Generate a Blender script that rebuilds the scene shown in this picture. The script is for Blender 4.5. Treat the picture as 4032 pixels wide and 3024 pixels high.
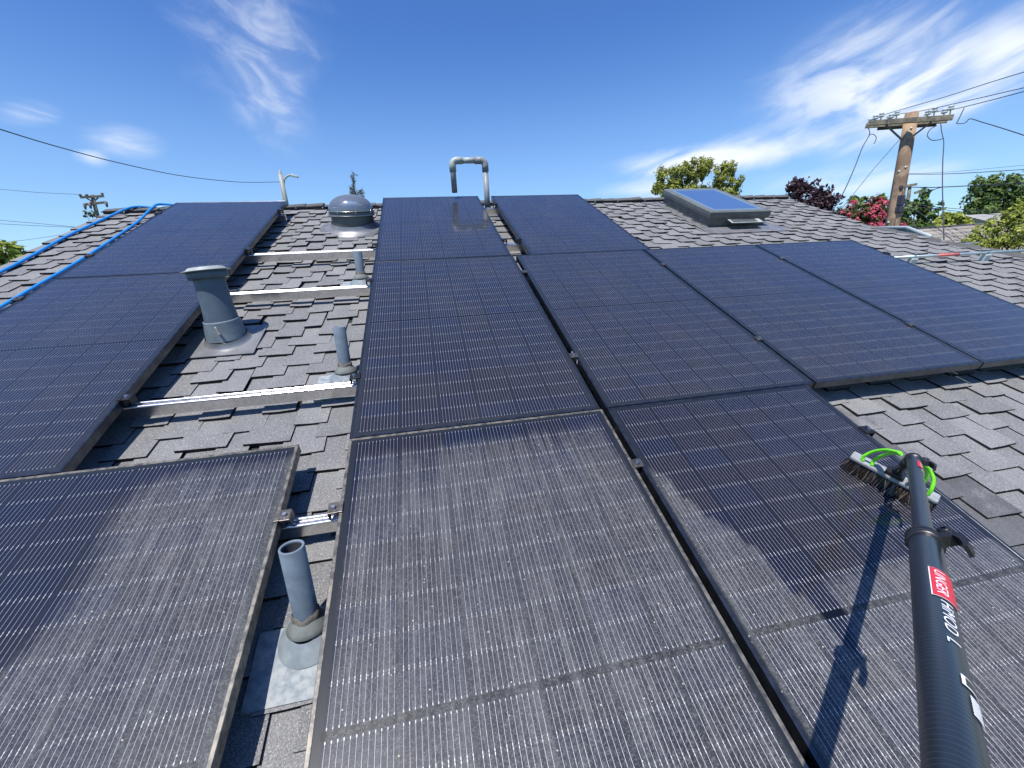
import bpy, bmesh, math, random
import numpy as np
from mathutils import Vector, Matrix
random.seed(7); rng = np.random.default_rng(11)
for o in list(bpy.data.objects): bpy.data.objects.remove(o)
S = bpy.context.scene; COL = S.collection
# ------------------------------------------------------------------ roof frame
# roof frame: u to the right along the panels, v up the slope, z off the slope; z = 0 is the top of the panels
SL = math.radians(22.66)
M = Matrix.Rotation(SL, 4, 'X')
GROUND = -4.0
ZR = -0.142
VR = 3.74
# ------------------------------------------------------------------ camera
F = 1629.0
_a, _b, _c = 0.9162, -0.0522, -0.1660
def _rx(t): return Matrix(((1,0,0),(0,math.cos(t),-math.sin(t)),(0,math.sin(t),math.cos(t))))
def _ry(t): return Matrix(((math.cos(t),0,math.sin(t)),(0,1,0),(-math.sin(t),0,math.cos(t))))
def _rz(t): return Matrix(((math.cos(t),-math.sin(t),0),(math.sin(t),math.cos(t),0),(0,0,1)))
RC = _rz(_c) @ _rx(_a) @ _ry(_b)
CAM = Vector((0.3295, -1.1813, 1.1073))
cam = bpy.data.cameras.new('camera'); camo = bpy.data.objects.new('camera', cam); COL.objects.link(camo)
cam.sensor_width = 36; cam.lens = F/4032*36; cam.clip_start = 0.02; cam.clip_end = 30000
camo.matrix_world = M @ (Matrix.Translation(CAM) @ RC.to_4x4())
S.camera = camo
S.render.resolution_x = 1024; S.render.resolution_y = 768
CW = M @ CAM
def ray(px, py): return RC @ Vector(((px-2016)/F, -(py-1512)/F, -1))
def at(px, py, z=0.0):
    r = ray(px, py); t = (z-CAM.z)/r.z
    return CAM + r*t
def dep(px, py, d): return CAM + ray(px, py)*d
def far(px, py, dist):
    r = (M.to_3x3() @ ray(px, py)); h = math.hypot(r.x, r.y)
    return CW + r*(dist/h)
def wd(v): return M @ Vector(v)
# ------------------------------------------------------------------ sun and sky
sund = (M.to_3x3() @ Vector((-0.25, 0.05, 0.967))).normalized()
SUN_EL = math.asin(sund.z); SUN_AZ = math.atan2(sund.x, sund.y)
L = bpy.data.lights.new('sun', 'SUN'); L.energy = 4.6; L.angle = math.radians(0.5); L.color = (1.0, 0.96, 0.90)
lo = bpy.data.objects.new('sun', L); COL.objects.link(lo); lo.rotation_euler = sund.to_track_quat('Z', 'Y').to_euler()
S.view_settings.view_transform = 'Standard'; S.view_settings.look = 'None'
S.cycles.max_bounces = 6; S.cycles.diffuse_bounces = 2; S.cycles.glossy_bounces = 3; S.cycles.transparent_max_bounces = 6; S.cycles.caustics_reflective = False; S.cycles.caustics_refractive = False
S.view_settings.exposure = 0.32; S.view_settings.gamma = 1.0; S.view_settings.use_curve_mapping = False
W = bpy.data.worlds.new("World"); S.world = W; W.use_nodes = True

class X:
    """small arithmetic wrapper for shader sockets"""
    def __init__(s, nt, v): s.nt = nt; s.v = v
    def _op(s, op, *o, clamp=False):
        n = s.nt.nodes.new('ShaderNodeMath'); n.operation = op; n.use_clamp = clamp
        for i, a in enumerate((s,)+o):
            a = a.v if isinstance(a, X) else a
            if isinstance(a, (int, float)): n.inputs[i].default_value = a
            else: s.nt.links.new(a, n.inputs[i])
        return X(s.nt, n.outputs[0])
    def __add__(s, o): return s._op('ADD', o)
    def __sub__(s, o): return s._op('SUBTRACT', o)
    def __mul__(s, o): return s._op('MULTIPLY', o)
    def __truediv__(s, o): return s._op('DIVIDE', o)
    __radd__ = __add__; __rmul__ = __mul__
    def __gt__(s, o): return s._op('GREATER_THAN', o)
    def __lt__(s, o): return s._op('LESS_THAN', o)
    def abs(s): return s._op('ABSOLUTE')
    def fr(s): return s._op('FRACT')
    def fl(s): return s._op('FLOOR')
    def mx(s, o): return s._op('MAXIMUM', o)
    def mn(s, o): return s._op('MINIMUM', o)
    def pw(s, o): return s._op('POWER', o)
    def cl(s): return s._op('ADD', 0.0, clamp=True)
    def ss(s, a, b):
        n = s.nt.nodes.new('ShaderNodeMapRange'); n.interpolation_type = 'SMOOTHSTEP'
        s.nt.links.new(s.v, n.inputs[0]); n.inputs[1].default_value = a; n.inputs[2].default_value = b
        return X(s.nt, n.outputs[0])
def nd(nt, t, **k):
    n = nt.nodes.new(t)
    for a, b in k.items(): setattr(n, a, b)
    return n
def lk(nt, a, b): nt.links.new(a.v if isinstance(a, X) else a, b)
def comb(nt, x, y, z=0.0):
    n = nt.nodes.new('ShaderNodeCombineXYZ')
    for i, a in enumerate((x, y, z)):
        if isinstance(a, X): nt.links.new(a.v, n.inputs[i])
        else: n.inputs[i].default_value = a
    return n.outputs[0]
def noise(nt, vec, scale, detail=4, rough=0.5, dist=0.0):
    n = nd(nt, 'ShaderNodeTexNoise'); n.inputs['Scale'].default_value = scale; n.inputs['Detail'].default_value = detail
    n.inputs['Roughness'].default_value = rough; n.inputs['Distortion'].default_value = dist
    if vec is not None: lk(nt, vec, n.inputs['Vector'])
    return X(nt, n.outputs['Fac'])
def mixc(nt, fac, a, b):
    n = nd(nt, 'ShaderNodeMix', data_type='RGBA')
    if isinstance(fac, (int, float)): n.inputs['Factor'].default_value = fac
    else: lk(nt, fac, n.inputs['Factor'])
    for s, i in ((a, 6), (b, 7)):
        if isinstance(s, tuple): n.inputs[i].default_value = (*s[:3], 1)
        else: lk(nt, s, n.inputs[i])
    return n.outputs[2]
# --- world: sky texture plus thin cirrus, both functions of direction only
nt = W.node_tree; nt.nodes.clear()
out = nd(nt, 'ShaderNodeOutputWorld'); bg = nd(nt, 'ShaderNodeBackground')
sky = nd(nt, 'ShaderNodeTexSky', sky_type='NISHITA'); sky.sun_disc = False
sky.sun_elevation = SUN_EL; sky.sun_rotation = SUN_AZ; sky.altitude = 50; sky.air_density = 1.0; sky.dust_density = 0.35; sky.ozone_density = 2.2
hsv = nd(nt, 'ShaderNodeHueSaturation'); hsv.inputs['Hue'].default_value = 0.508; hsv.inputs['Saturation'].default_value = 1.22; hsv.inputs['Value'].default_value = 1.0
nt.links.new(sky.outputs[0], hsv.inputs['Color'])
tc = nd(nt, 'ShaderNodeTexCoord'); sep = nd(nt, 'ShaderNodeSeparateXYZ'); nt.links.new(tc.outputs['Generated'], sep.inputs[0])
dx, dy, dz = (X(nt, sep.outputs[i]) for i in range(3))
az = dx._op('ARCTAN2', dy); el = dz._op('ARCSINE')
def azel(px, py):
    r = (M.to_3x3() @ ray(px, py)).normalized(); return math.atan2(r.x, r.y), math.asin(r.z)
cloud = None
NSET = {}
def nset(key, deg, sx, sy, seed):
    th = math.radians(deg); p = az*math.cos(th)+el*math.sin(th); q = el*math.cos(th)-az*math.sin(th)
    n1 = noise(nt, comb(nt, p*sx+seed, q*sy, seed), 22, 6, 0.56, 0.7); n2 = noise(nt, comb(nt, p*1.0+seed, q*1.6, 2.0+seed), 9, 3, 0.55, 0.4)
    NSET[key] = (n1, n2)
nset('r', 13, 0.30, 1.05, 13.2); nset('rs', 22, 0.26, 1.25, 17.9); nset('l', -24, 0.55, 1.1, 1.3); nset('w', -3, 0.35, 1.3, 8.4)
def blob(p0, p1, hw, strength, key, lo_=0.42, hi_=0.72, core=0.35):
    """a streak of cirrus running between two directions of the sky, hw degrees half width"""
    global cloud
    a0, e0 = azel(*p0); a1, e1 = azel(*p1); n1, n2 = NSET[key]
    ca, ce = (a0+a1)/2, (e0+e1)/2; cs = math.cos(ce)
    th = math.atan2(e1-e0, (a1-a0)*cs); la = math.hypot((a1-a0)*cs, e1-e0)/2; h = math.radians(hw)
    A = (az-ca)*cs; B = el-ce
    p = A*(math.cos(th)/la)+B*(math.sin(th)/la); q = B*(math.cos(th)/h)-A*(math.sin(th)/h)
    edge = (p*p+q*q)._op('SQRT')+(n2-0.5)*0.9
    m = edge.ss(1.05, core)*((n1*0.7+n2*0.3).ss(lo_, hi_)*0.88+0.12)*strength
    cloud = m if cloud is None else (cloud+m-cloud*m)
blob((560,-60),(1330,160),8.0,0.38,'l',0.40,0.72,0.1)
blob((800,120),(1260,400),7.5,0.36,'l',0.40,0.75,0.1)
blob((1060,220),(1130,640),4.6,0.36,'l',0.36,0.78,0.0)
blob((-60,452),(270,442),1.1,0.55,'w',0.38,0.68,0.1)
blob((280,540),(680,566),1.9,0.62,'w',0.38,0.68,0.1)
blob((280,610),(450,632),0.9,0.7,'w',0.34,0.66,0.1)
blob((2860,400),(4300,200),5.4,0.90,'r',0.42,0.62,0.2)
blob((3300,470),(4000,260),4.6,0.85,'r',0.38,0.60,0.2)
blob((3700,300),(4300,60),3.4,0.90,'rs',0.36,0.60,0.2)
blob((3050,190),(4300,30),3.6,0.50,'rs',0.44,0.68,0.1)
blob((2380,668),(3330,556),1.9,1.0,'r',0.32,0.58,0.25)
blob((2700,590),(3350,480),1.5,0.6,'rs',0.42,0.66,0.1)
blob((3090,590),(3620,480),2.2,0.7,'rs',0.36,0.62,0.1)
blob((2340,755),(2900,720),1.5,0.75,'r',0.34,0.6,0.2)
blob((2950,745),(3900,660),2.2,0.65,'r',0.34,0.60,0.1)
tnt = nd(nt, 'ShaderNodeMix', data_type='RGBA', blend_type='MULTIPLY'); tnt.inputs['Factor'].default_value = 1.0
nt.links.new(hsv.outputs[0], tnt.inputs[6]); tnt.inputs[7].default_value = (0.80, 0.98, 1.17, 1)
haz = el.ss(0.45, 0.0)*0.42
skyc = mixc(nt, haz, tnt.outputs[2], (3.2, 5.1, 7.1))
fin = mixc(nt, cloud.cl(), skyc, (6.6, 7.0, 7.6))
nt.links.new(fin, bg.inputs['Color']); bg.inputs['Strength'].default_value = 0.120
nt.links.new(bg.outputs[0], out.inputs[0]); W.cycles.sampling_method = 'MANUAL'; W.cycles.sample_map_resolution = 512
# ------------------------------------------------------------------ materials
MT = {}
def mat(name, col, rough=0.6, metal=0.0, spec=0.5, var=0.0, vscale=20.0, bump=0.0, bscale=200.0, col2=None, coat=0.0, aniso=0.0):
    m = bpy.data.materials.new(name); m.use_nodes = True; t = m.node_tree; b = t.nodes['Principled BSDF']
    b.inputs['Roughness'].default_value = rough; b.inputs['Metallic'].default_value = metal; b.inputs['Specular IOR Level'].default_value = spec
    b.inputs['Base Color'].default_value = (*col, 1)
    if coat: b.inputs['Coat Weight'].default_value = coat; b.inputs['Coat Roughness'].default_value = 0.12
    tcn = nd(t, 'ShaderNodeTexCoord')
    if var > 0 or col2:
        n = noise(t, tcn.outputs['Object'], vscale, 5, 0.6)
        c2 = col2 or tuple(c*(1-var) for c in col); c1 = col if col2 else tuple(min(1, c*(1+var)) for c in col)
        lk(t, mixc(t, n.ss(0.35, 0.65), c2, c1), b.inputs['Base Color'])
    if bump > 0:
        n = noise(t, tcn.outputs['Object'], bscale, 3, 0.6); bp = nd(t, 'ShaderNodeBump'); bp.inputs['Strength'].default_value = bump; bp.inputs['Distance'].default_value = 0.002
        lk(t, n, bp.inputs['Height']); t.links.new(bp.outputs[0], b.inputs['Normal'])
    MT[name] = m; return m
# shingles: mineral granules, a tone for each tab, damp patch by the washed panel
def shingle_mat(name, base=(0.30,0.30,0.295), dark=(0.095,0.096,0.10), wet=False):
    m = bpy.data.materials.new(name); m.use_nodes = True; t = m.node_tree; b = t.nodes['Principled BSDF']
    g = nd(t, 'ShaderNodeNewGeometry'); at_ = nd(t, 'ShaderNodeAttribute'); at_.attribute_name = 'tone'
    gr = noise(t, g.outputs['Position'], 260, 2, 0.7); gr2 = noise(t, g.outputs['Position'], 620, 1, 0.5)
    big = noise(t, g.outputs['Position'], 7, 4, 0.6)
    tone = X(t, at_.outputs['Fac'])
    f = ((gr*0.6+gr2*0.4).ss(0.36, 0.66)*0.80 + (tone-0.5)*0.26 + (big-0.5)*0.50 + 0.12).cl()
    c = mixc(t, f, dark, base)
    vo = nd(t, 'ShaderNodeTexVoronoi'); vo.inputs['Scale'].default_value = 420; t.links.new(g.outputs['Position'], vo.inputs['Vector'])
    sp = X(t, vo.outputs['Color']); w = nd(t, 'ShaderNodeSeparateXYZ'); t.links.new(vo.outputs['Color'], w.inputs[0])
    light = (X(t, w.outputs[0]) > 0.94)
    c = mixc(t, light*0.5, c, (0.52, 0.50, 0.47))
    if wet:
        aw = nd(t, 'ShaderNodeAttribute'); aw.attribute_name = 'wet'
        wn = (X(t, aw.outputs['Fac'])+(noise(t, g.outputs['Position'], 9, 5, 0.6)-0.5)*0.7).ss(0.40, 0.62)
        c = mixc(t, wn*0.58, c, (0.045, 0.045, 0.048))
        lk(t, wn*(-0.35)+0.9, b.inputs['Roughness'])
    else: b.inputs['Roughness'].default_value = 0.9
    b.inputs['Specular IOR Level'].default_value = 0.35
    lk(t, c, b.inputs['Base Color'])
    bp = nd(t, 'ShaderNodeBump'); bp.inputs['Strength'].default_value = 0.75; bp.inputs['Distance'].default_value = 0.0025
    lk(t, gr*0.7+gr2*0.5, bp.inputs['Height']); t.links.new(bp.outputs[0], b.inputs['Normal'])
    MT[name] = m; return m
shingle_mat('shingle', wet=True); shingle_mat('cap_shingle', (0.13,0.13,0.12), (0.05,0.05,0.05))
shingle_mat('tan_shingle', (0.42,0.38,0.32), (0.16,0.14,0.12))
# glass over solar cells
def panel_mat(name, dusty):
    m = bpy.data.materials.new(name); m.use_nodes = True; t = m.node_tree; b = t.nodes['Principled BSDF']
    uv = nd(t, 'ShaderNodeUVMap'); sp = nd(t, 'ShaderNodeSeparateXYZ'); t.links.new(uv.outputs[0], sp.inputs[0])
    x = X(t, sp.outputs[0]); y = X(t, sp.outputs[1]); oi = nd(t, 'ShaderNodeObjectInfo'); rnd = X(t, oi.outputs['Random'])
    inx = (x > 0.0)*(x < 6.0); iny = (y > 0.0)*(y < 21.0); gap = ((y-10.5).abs() < 0.5)
    cx = x.fr()-0.5; cy = y.fr()-0.5
    cell = inx*iny*(gap*-1.0+1.0)*(cx.abs() < 0.484)*(cy.abs() < 0.486)
    field = inx*iny*(gap*-1.0+1.0)
    wn = nd(t, 'ShaderNodeTexWhiteNoise', noise_dimensions='3D'); lk(t, comb(t, x.fl(), (y/1.0).fl(), rnd*50), wn.inputs['Vector'])
    cr = X(t, wn.outputs['Value'])
    wn2 = nd(t, 'ShaderNodeTexWhiteNoise', noise_dimensions='3D'); lk(t, comb(t, x.fl(), (y/1.0).fl()+40, rnd*50), wn2.inputs['Vector'])
    cr2 = X(t, wn2.outputs['Value'])
    cc = mixc(t, cr, (0.013, 0.011, 0.014), (0.007, 0.008, 0.018))
    cc = mixc(t, (cr2 > 0.88)*0.5, cc, (0.006, 0.009, 0.026))
    base = mixc(t, cell, (0.016, 0.018, 0.020), cc); base = mixc(t, gap*inx, base, (0.002, 0.002, 0.003))
    cb_ = cx/0.955+0.5; bx = (cb_*12.0).fr()-0.5
    pad = (cy.abs() > 0.435)*(cy.abs() < 0.488)
    li = (bx.abs() < 0.034)*field*(cx.abs() < 0.4775)
    lp = (bx.abs() < 0.078)*pad*field*(cx.abs() < 0.4775)
    nb = noise(t, comb(t, (cb_*12.0).fl()*3.1+x.fl()*7.7, y*2.3, rnd*20), 1.7, 2, 0.6)
    line = (li*(nb*0.9+0.30)).mx(lp*(nb*0.6+0.26)).cl()
    base = mixc(t, line, base, mixc(t, lp, (0.62, 0.62, 0.64), (0.80, 0.80, 0.82)))
    lk(t, base, b.inputs['Base Color'])
    lk(t, line*(lp*-0.35+1.0)*0.74, b.inputs['Metallic'])
    geo = nd(t, 'ShaderNodeNewGeometry'); vt = nd(t, 'ShaderNodeVectorTransform', vector_type='NORMAL', convert_from='OBJECT', convert_to='WORLD')
    sl_ = (bx/0.040)*li; lk(t, comb(t, sl_*1.1, 0.0, 1.0), vt.inputs[0]); vn = nd(t, 'ShaderNodeVectorMath', operation='NORMALIZE'); t.links.new(vt.outputs[0], vn.inputs[0])
    t.links.new(vn.outputs[0], b.inputs['Normal'])
    b.inputs['Roughness'].default_value = 0.36; b.inputs['Specular IOR Level'].default_value = 0.15
    b.inputs['Coat Weight'].default_value = 1.0; b.inputs['Coat IOR'].default_value = 1.42
    tcn = nd(t, 'ShaderNodeTexCoord')
    rn = noise(t, tcn.outputs['Object'], 5, 4, 0.6)
    lk(t, rn*0.05+(0.06 if not dusty else 0.05), b.inputs['Coat Roughness'])
    ouv = comb(t, x*0.165, y*0.086, rnd*9)      # metres over the glass
    ob = nd(t, 'ShaderNodeSeparateXYZ'); t.links.new(tcn.outputs['Object'], ob.inputs[0])
    ox, oy = X(t, ob.outputs[0]), X(t, ob.outputs[1])
    strk = noise(t, comb(t, ox*1.0, oy*0.06, rnd*9), 55, 2, 0.6)
    blot = noise(t, tcn.outputs['Object'], 75, 3, 0.8, 0.6)
    fine = noise(t, tcn.outputs['Object'], 300, 1, 0.65, 0.0)
    big = noise(t, tcn.outputs['Object'], 3.2, 2, 0.55)
    vo = nd(t, 'ShaderNodeTexVoronoi'); vo.inputs['Scale'].default_value = 60; vo.inputs['Randomness'].default_value = 1; t.links.new(tcn.outputs['Object'], vo.inputs['Vector'])
    vs = nd(t, 'ShaderNodeSeparateXYZ'); t.links.new(vo.outputs['Color'], vs.inputs[0])
    speck = (X(t, vo.outputs['Distance']) < 0.10)*(X(t, vs.outputs[0]) > (0.82 if dusty else 0.985))
    ad = nd(t, 'ShaderNodeAttribute'); ad.attribute_name = 'dust'; dust = X(t, ad.outputs['Fac'])
    if dusty:
        edge = (dust+(blot-0.5)*0.35+(strk-0.5)*0.55*(dust > 0.02)).ss(0.28, 0.62)
        film = edge*(0.05+strk.ss(0.42, 0.72)*0.13+blot.ss(0.46, 0.74)*0.15+fine.ss(0.50, 0.64)*0.17+(big-0.45)*0.12)
        film = (film+0.012).cl()*dust.ss(0.0, 0.9).mx(0.15)
        film = (film*1.0).mx(speck*edge*0.85)
    else:
        film = (blot.ss(0.45, 0.8)*0.020+0.016+big.ss(0.4,0.8)*0.022).mx(speck*0.35)
    dif = nd(t, 'ShaderNodeBsdfDiffuse'); lk(t, mixc(t, speck, (0.33, 0.33, 0.315), (0.62, 0.56, 0.42)), dif.inputs['Color'])
    mx = nd(t, 'ShaderNodeMixShader'); lk(t, film.cl(), mx.inputs[0]); t.links.new(b.outputs[0], mx.inputs[1]); t.links.new(dif.outputs[0], mx.inputs[2])
    bp = nd(t, 'ShaderNodeBump'); bp.inputs['Strength'].default_value = 0.05; bp.inputs['Distance'].default_value = 0.001
    lk(t, fine, bp.inputs['Height']); t.links.new(bp.outputs[0], b.inputs['Coat Normal'])
    o = [n for n in t.nodes if n.type == 'OUTPUT_MATERIAL'][0]; t.links.new(mx.outputs[0], o.inputs[0])
    MT[name] = m
panel_mat('cells_clean', False); panel_mat('cells_dusty', True)
mat('frame_black', (0.075,0.083,0.098), 0.30, 0.85, 0.5, 0.25, 30)
mat('frame_dusty', (0.20,0.18,0.15), 0.45, 0.3, 0.5, vscale=40, col2=(0.055,0.055,0.055))
mat('aluminium', (0.72,0.70,0.68), 0.26, 1.0, 0.5, vscale=60, col2=(0.60,0.58,0.57))
mat('clamp_metal', (0.13,0.12,0.11), 0.4, 0.8, 0.5, 0.3, 60)
mat('clamp_dark', (0.03,0.03,0.033), 0.4, 0.6)
mat('bolt_steel', (0.55,0.55,0.56), 0.3, 1.0)
mat('pipe_paint', (0.155,0.195,0.235), 0.55, 0, 0.4, 0.16, 14, 0.15, 90)
mat('vent_collar', (0.155,0.19,0.215), 0.5, 0, 0.4, 0.15, 15)
mat('vent_shaded_paint', (0.085,0.115,0.150), 0.50, 0, 0.45, 0.12, 9, 0.1, 60)  # grey-blue vent paint, darkened to put the shade under the cap into its colour
mat('cap_paint', (0.34,0.37,0.36), 0.5, 0, 0.4, 0.15, 15)
mat('pvc_grey', (0.27,0.28,0.29), 0.45, 0, 0.4, 0.12, 20)
mat('pvc_pale', (0.36,0.40,0.38), 0.45, 0, 0.4, 0.12, 20)
mat('lead_grey', (0.25,0.285,0.30), 0.6, 0.0, 0.4, vscale=16, col2=(0.17,0.205,0.23), bump=0.2, bscale=50)
mat('flashing_peeling', (0.34,0.36,0.36), 0.7, 0.0, 0.3, vscale=42, col2=(0.20,0.235,0.26), bump=0.15, bscale=40)
mat('flashing_grey', (0.25,0.25,0.255), 0.40, 0.4, 0.5, 0.15, 12)
mat('collar_grey', (0.15,0.165,0.155), 0.7, 0, 0.3, 0.15, 30)
mat('putty', (0.17,0.155,0.13), 0.9, 0, 0.2, 0.3, 60, 0.6, 80)
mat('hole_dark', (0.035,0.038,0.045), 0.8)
mat('shingle_edge', (0.022,0.022,0.024), 0.9, 0, 0.2, 0.3, 200)
mat('bitumen', (0.02,0.02,0.02), 0.9)
mat('skylight_bronze', (0.12,0.128,0.128), 0.42, 0.3, 0.5, 0.1, 10)
mat('skylight_lip', (0.17,0.185,0.165), 0.4, 0.2, 0.5, 0.1, 10)
mat('skylight_rim_film', (0.16,0.24,0.34), 0.25, 0, 0.5)
mat('hose_blue', (0.020,0.26,0.72), 0.32, 0, 0.5)
mat('hose_green', (0.22,0.92,0.03), 0.3, 0, 0.5)
mat('carbon', (0.014,0.017,0.021), 0.34, 0, 0.5)
mat('plastic_black', (0.016,0.016,0.018), 0.35, 0, 0.5, 0.2, 50)
mat('plastic_grey', (0.30,0.31,0.31), 0.42, 0, 0.5, 0.12, 40)
mat('bristle', (0.030,0.022,0.018), 0.35, 0, 0.6)
mat('bristle_light', (0.20,0.16,0.11), 0.35, 0, 0.6)
mat('faded_red', (0.62,0.16,0.14), 0.5); mat('red_label', (0.62,0.018,0.035), 0.35); mat('white_label', (0.82,0.82,0.85), 0.35)
mat('paper_blue', (0.10,0.22,0.32), 0.5)
mat('wood_pole', (0.46,0.32,0.21), 0.9, 0, 0.2, vscale=5, col2=(0.24,0.165,0.115), bump=0.6, bscale=25)
mat('wood_arm', (0.30,0.265,0.19), 0.9, 0, 0.2, vscale=8, col2=(0.15,0.135,0.11), bump=0.5, bscale=25)
mat('porcelain', (0.55,0.58,0.58), 0.25); mat('wire_black', (0.05,0.05,0.07), 0.6); mat('rust_steel', (0.20,0.17,0.17), 0.7, 0.3)
mat('lamp_grey', (0.36,0.37,0.33), 0.6); mat('conduit', (0.46,0.55,0.55), 0.35, 0.5, 0.5, 0.1, 15)
mat('strut_block', (0.50,0.56,0.55), 0.6); mat('wall_stucco', (0.52,0.46,0.38), 0.9, 0, 0.2, 0.1, 6, 0.3, 40)
mat('fascia_grey', (0.20,0.23,0.26), 0.55, 0.2, 0.4, 0.08, 3); mat('gutter_pale', (0.42,0.48,0.49), 0.5, 0.2)
mat('window_dark', (0.02,0.03,0.035), 0.1); mat('roof_white', (0.36,0.35,0.34), 0.8, 0, 0.2, 0.1, 3)
mat('grass', (0.075,0.105,0.035), 0.95, 0, 0.2, 0.45, 0.4, 0.4, 8)
mat('hill', (0.36,0.30,0.30), 0.95, 0, 0.1, vscale=0.004, col2=(0.27,0.25,0.27)); mat('bark', (0.10,0.075,0.05), 0.9, 0, 0.2, 0.3, 12)
# carbon weave rings on the pole
t = MT['carbon'].node_tree; b = t.nodes['Principled BSDF']; tcn = nd(t, 'ShaderNodeTexCoord'); uvs = nd(t, 'ShaderNodeSeparateXYZ')
t.links.new(tcn.outputs['UV'], uvs.inputs[0]); yy = X(t, uvs.outputs[1]); ring = ((yy*150.0+noise(t, tcn.outputs['Object'], 30, 2)*1.2).fr()-0.5).abs().ss(0.40, 0.5)
lk(t, mixc(t, ring*0.55, (0.014,0.019,0.024), (0.065,0.075,0.085)), b.inputs['Base Color']); b.inputs['Coat Weight'].default_value = 0.5; b.inputs['Coat Roughness'].default_value = 0.25
bpn = nd(t, 'ShaderNodeBump'); bpn.inputs['Strength'].default_value = 0.25; bpn.inputs['Distance'].default_value = 0.001; lk(t, ring, bpn.inputs['Height']); t.links.new(bpn.outputs[0], b.inputs['Normal'])
def leaf_mat(name, c1, c2, trans=0.35):
    m = bpy.data.materials.new(name); m.use_nodes = True; t = m.node_tree; b = t.nodes['Principled BSDF']
    a = nd(t, 'ShaderNodeAttribute'); a.attribute_name = 'tone'
    c = mixc(t, X(t, a.outputs['Fac']), c1, c2); lk(t, c, b.inputs['Base Color']); b.inputs['Roughness'].default_value = 0.55; b.inputs['Specular IOR Level'].default_value = 0.3
    tr = nd(t, 'ShaderNodeBsdfTranslucent'); lk(t, c, tr.inputs['Color']); mx = nd(t, 'ShaderNodeMixShader'); mx.inputs[0].default_value = trans
    o = [n for n in t.nodes if n.type == 'OUTPUT_MATERIAL'][0]; t.links.new(b.outputs[0], mx.inputs[1]); t.links.new(tr.outputs[0], mx.inputs[2]); t.links.new(mx.outputs[0], o.inputs[0]); MT[name] = m
leaf_mat('leaf_olive', (0.09,0.12,0.025), (0.50,0.52,0.10)); leaf_mat('leaf_dark', (0.05,0.09,0.028), (0.22,0.32,0.08))
leaf_mat('leaf_mid', (0.08,0.12,0.03), (0.24,0.30,0.07)); leaf_mat('leaf_lime', (0.13,0.18,0.03), (0.56,0.60,0.12)); leaf_mat('leaf_purple', (0.035,0.018,0.025), (0.10,0.05,0.065), 0.2)
leaf_mat('leaf_crape', (0.045,0.06,0.02), (0.17,0.16,0.06)); leaf_mat('petal_pink', (0.48,0.07,0.13), (0.80,0.20,0.24)); leaf_mat('leaf_pine', (0.10,0.12,0.07), (0.24,0.24,0.13), 0.2)
# dome: clear acrylic
m = bpy.data.materials.new('clear_acrylic'); m.use_nodes = True; t = m.node_tree; t.nodes.remove(t.nodes['Principled BSDF'])
gl = nd(t, 'ShaderNodeBsdfGlossy'); gl.inputs['Roughness'].default_value = 0.11; tp = nd(t, 'ShaderNodeBsdfTransparent'); tp.inputs[0].default_value = (0.80,0.84,0.90,1)
fr_ = nd(t, 'ShaderNodeLayerWeight'); fr_.inputs[0].default_value = 0.35; df = nd(t, 'ShaderNodeBsdfDiffuse'); df.inputs[0].default_value = (0.62,0.68,0.78,1)
mx = nd(t, 'ShaderNodeMixShader'); lk(t, X(t, fr_.outputs['Fresnel'])*0.9+0.14, mx.inputs[0]); t.links.new(tp.outputs[0], mx.inputs[1]); t.links.new(gl.outputs[0], mx.inputs[2])
mx2 = nd(t, 'ShaderNodeMixShader'); mx2.inputs[0].default_value = 0.15; t.links.new(mx.outputs[0], mx2.inputs[1]); t.links.new(df.outputs[0], mx2.inputs[2])
t.links.new(mx2.outputs[0], [n for n in t.nodes if n.type == 'OUTPUT_MATERIAL'][0].inputs[0]); MT['clear_acrylic'] = m
m = mat('tube_mirror', (0.80,0.84,0.92), 0.25, 0.35, 0.5, bump=0.6, bscale=14)
m = mat('pane_glass', (0.72,0.84,0.95), 0.03, 0.9, 1.0); m.node_tree.nodes['Principled BSDF'].inputs['Coat Weight'].default_value = 1; m.node_tree.nodes['Principled BSDF'].inputs['IOR'].default_value = 2.3
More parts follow.
